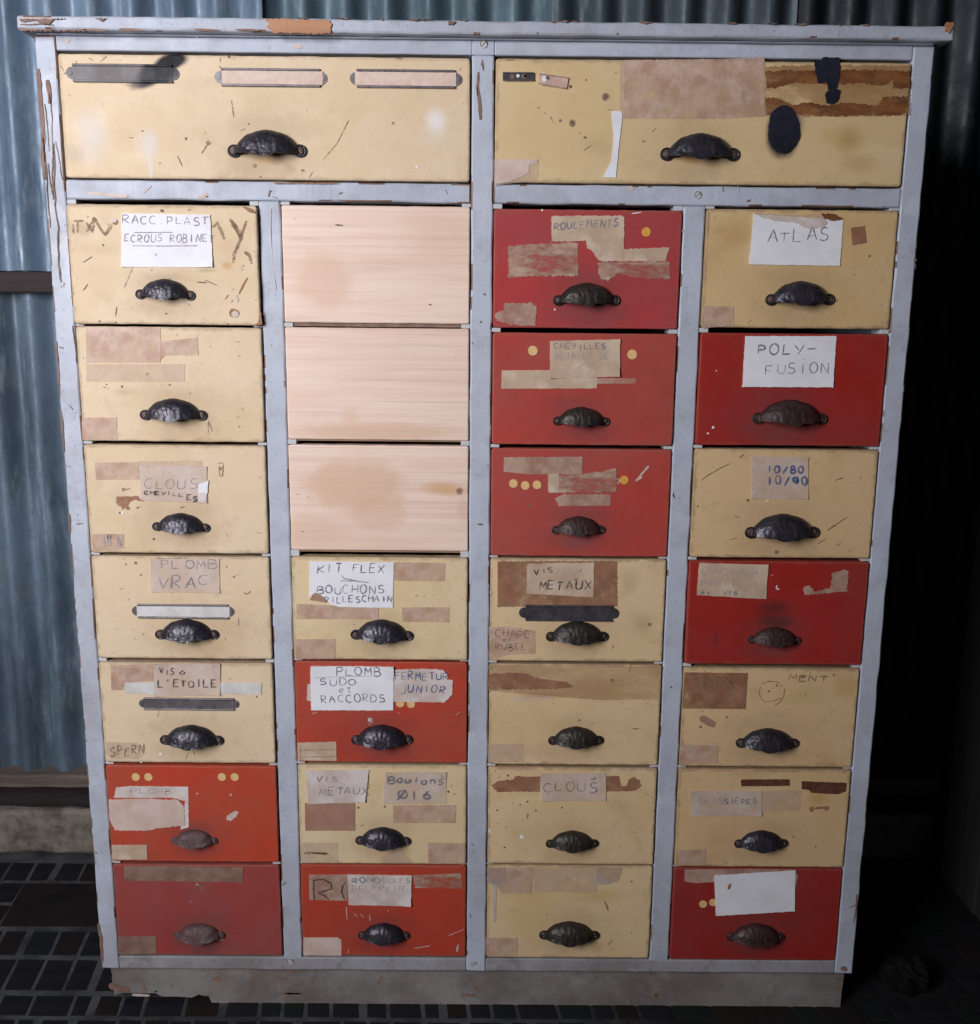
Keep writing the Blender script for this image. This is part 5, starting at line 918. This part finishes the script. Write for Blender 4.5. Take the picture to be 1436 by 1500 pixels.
# dark boarded return wall on the right
side = empty('boarded_wall', (0.93, 0.1, 0)); tag(side, 'black boarded side wall in deep shade right of the chest', 'wall')
shaded_board = flat('shade_black_board', (0.016, 0.015, 0.016), (0.028, 0.024, 0.022), 12, 0.8, stretch=(1, 3, 0.3), bump=0.4)  # near-black colour: the wall's deep shade is put into the boards
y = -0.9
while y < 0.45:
    w = random.uniform(.13, .16); b = MB(); b.wbox(0.93+random.uniform(0, .005), 0.955, y, min(y+w-.004, .455), FZ, 2.3, 0, step=.12, jit=.0015, bev=.002); b.build('board', shaded_board, side, (0.93, y, 0)); y += w
# floor: grey screed with dark glazed tiles set a little low between raised joints
def shaded_floor():
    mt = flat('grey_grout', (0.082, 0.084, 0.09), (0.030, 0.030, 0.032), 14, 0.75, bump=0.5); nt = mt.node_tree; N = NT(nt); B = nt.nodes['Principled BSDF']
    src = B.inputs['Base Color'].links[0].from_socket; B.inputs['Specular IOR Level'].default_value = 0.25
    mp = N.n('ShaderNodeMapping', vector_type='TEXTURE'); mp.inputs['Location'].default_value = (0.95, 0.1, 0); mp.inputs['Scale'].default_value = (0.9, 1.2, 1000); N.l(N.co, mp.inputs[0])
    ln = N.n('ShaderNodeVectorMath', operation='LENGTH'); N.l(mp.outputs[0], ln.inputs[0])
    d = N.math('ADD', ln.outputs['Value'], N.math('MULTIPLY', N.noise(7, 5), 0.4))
    N.l(N.mix(N.rng(d, 0.85, 1.35, 0.93, 0.0), src, (0.008, 0.007, 0.007)), B.inputs['Base Color'])   # shade right of the chest painted into the grout colour
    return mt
ground_m = shaded_floor() if True else flat('grey_grout', (0.082, 0.084, 0.09), (0.030, 0.030, 0.032), 14, 0.75, bump=0.5)
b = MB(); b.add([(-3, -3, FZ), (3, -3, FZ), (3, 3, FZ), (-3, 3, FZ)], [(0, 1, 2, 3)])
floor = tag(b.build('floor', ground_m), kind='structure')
floor['label'] = 'dark tiled floor with grey joints'
tileA = flat('black_glazed_tile', (0.010, 0.010, 0.013), (0.020, 0.018, 0.022), 12, 0.75, bump=0.2, spec=0.15)
tileB = flat('brown_black_tile', (0.018, 0.013, 0.012), (0.010, 0.009, 0.009), 12, 0.75, bump=0.2, spec=0.15)
tileC = flat('dull_green_black_tile', (0.014, 0.020, 0.016), (0.010, 0.012, 0.014), 12, 0.75, bump=0.2, spec=0.15)
def tile_at(xa, xb, ya, yb, sh):
    b = MB(); z = FZ+0.0009+random.uniform(-.0002, .0003); h = .0004
    q = [(xa, ya), (xb, ya), (xb, yb), (xa, yb)]; q = [(x+sh*yv+random.uniform(-.0012, .0012), yv+random.uniform(-.0012, .0012)) for x, yv in q]
    cx, cy = sum(p[0] for p in q)/4, sum(p[1] for p in q)/4
    top = [(x+(cx-x)*.04, yv+(cy-yv)*.03, z) for x, yv in q]; bot = [(x, yv, FZ+.0002) for x, yv in q]; mid = [(x, yv, z-h) for x, yv in q]
    b.add(top+mid+bot, [(0,1,2,3)]+[(4+i, 4+(i+1) % 4, (i+1) % 4, i) for i in range(4)]+[(8+i, 8+(i+1) % 4, 4+(i+1) % 4, 4+i) for i in range(4)])
    b.build('tile', random.choice((tileA, tileA, tileB, tileC)), floor, (cx, cy, 0))
ROWS = [(0.362, 0.425), (0.288, 0.352), (0.213, 0.278), (0.131, 0.198), (0.040, 0.118), (-0.020, 0.026), (-0.078, -0.030), (-0.136, -0.088)]
for ri, (ya, yb) in enumerate(ROWS):
    x = -1.175 if ri > 2 else -1.19
    while x < 0.92:
        w = 0.050 if ya > 0 else random.choice((0.037, 0.041, 0.055, 0.066))
        gap = 0.0085 if random.random() < .8 else 0.016
        xa, xb = x, x+w-gap+.0015; x += w
        if -0.56 < xa and xb < 0.56 and ya > 0.03: continue            # hidden under the chest
        if ri == 7 and abs((xa+xb)/2) > 0.75: continue
        if ri in (1, 2) and -0.86 < (xa+xb)/2 < -0.55: continue         # one wide slab here
        tile_at(xa, xb, ya, yb, -0.13)
tile_at(-0.845, -0.585, 0.213, 0.352, -0.13)
# crumpled plastic bag lying on the floor to the right
q = PF(1327, 1445, FZ)
bagm = flat('crumpled_grey_plastic', (0.012, 0.0105, 0.0105), (0.005, 0.0045, 0.0045), 22, 0.85, bump=0.6, spec=0.05)
b = MB(); nu, nv = 30, 18; vs = []
for j in range(nv+1):
    for i in range(nu):
        a = 2*math.pi*i/nu; t = math.pi*j/nv
        p = Vector((math.sin(t)*math.cos(a), math.sin(t)*math.sin(a), math.cos(t)))
        r = 1+0.35*mnoise.noise(p*2.2)+0.30*abs(mnoise.noise(p*5.1))+0.12*mnoise.noise(p*11)
        vs.append((q.x+p.x*.036*r, q.y+p.y*.03*r, max(FZ+0.001, FZ+0.022+p.z*.026*r)))
b.add(vs, [(j*nu+i, (j+1)*nu+i, (j+1)*nu+(i+1) % nu, j*nu+(i+1) % nu) for j in range(nv) for i in range(nu)])
tag(b.build('plastic_bag', bagm, None, (q.x, q.y, 0)), 'small crumpled grey plastic bag on the dark floor right of the chest', 'plastic bag')
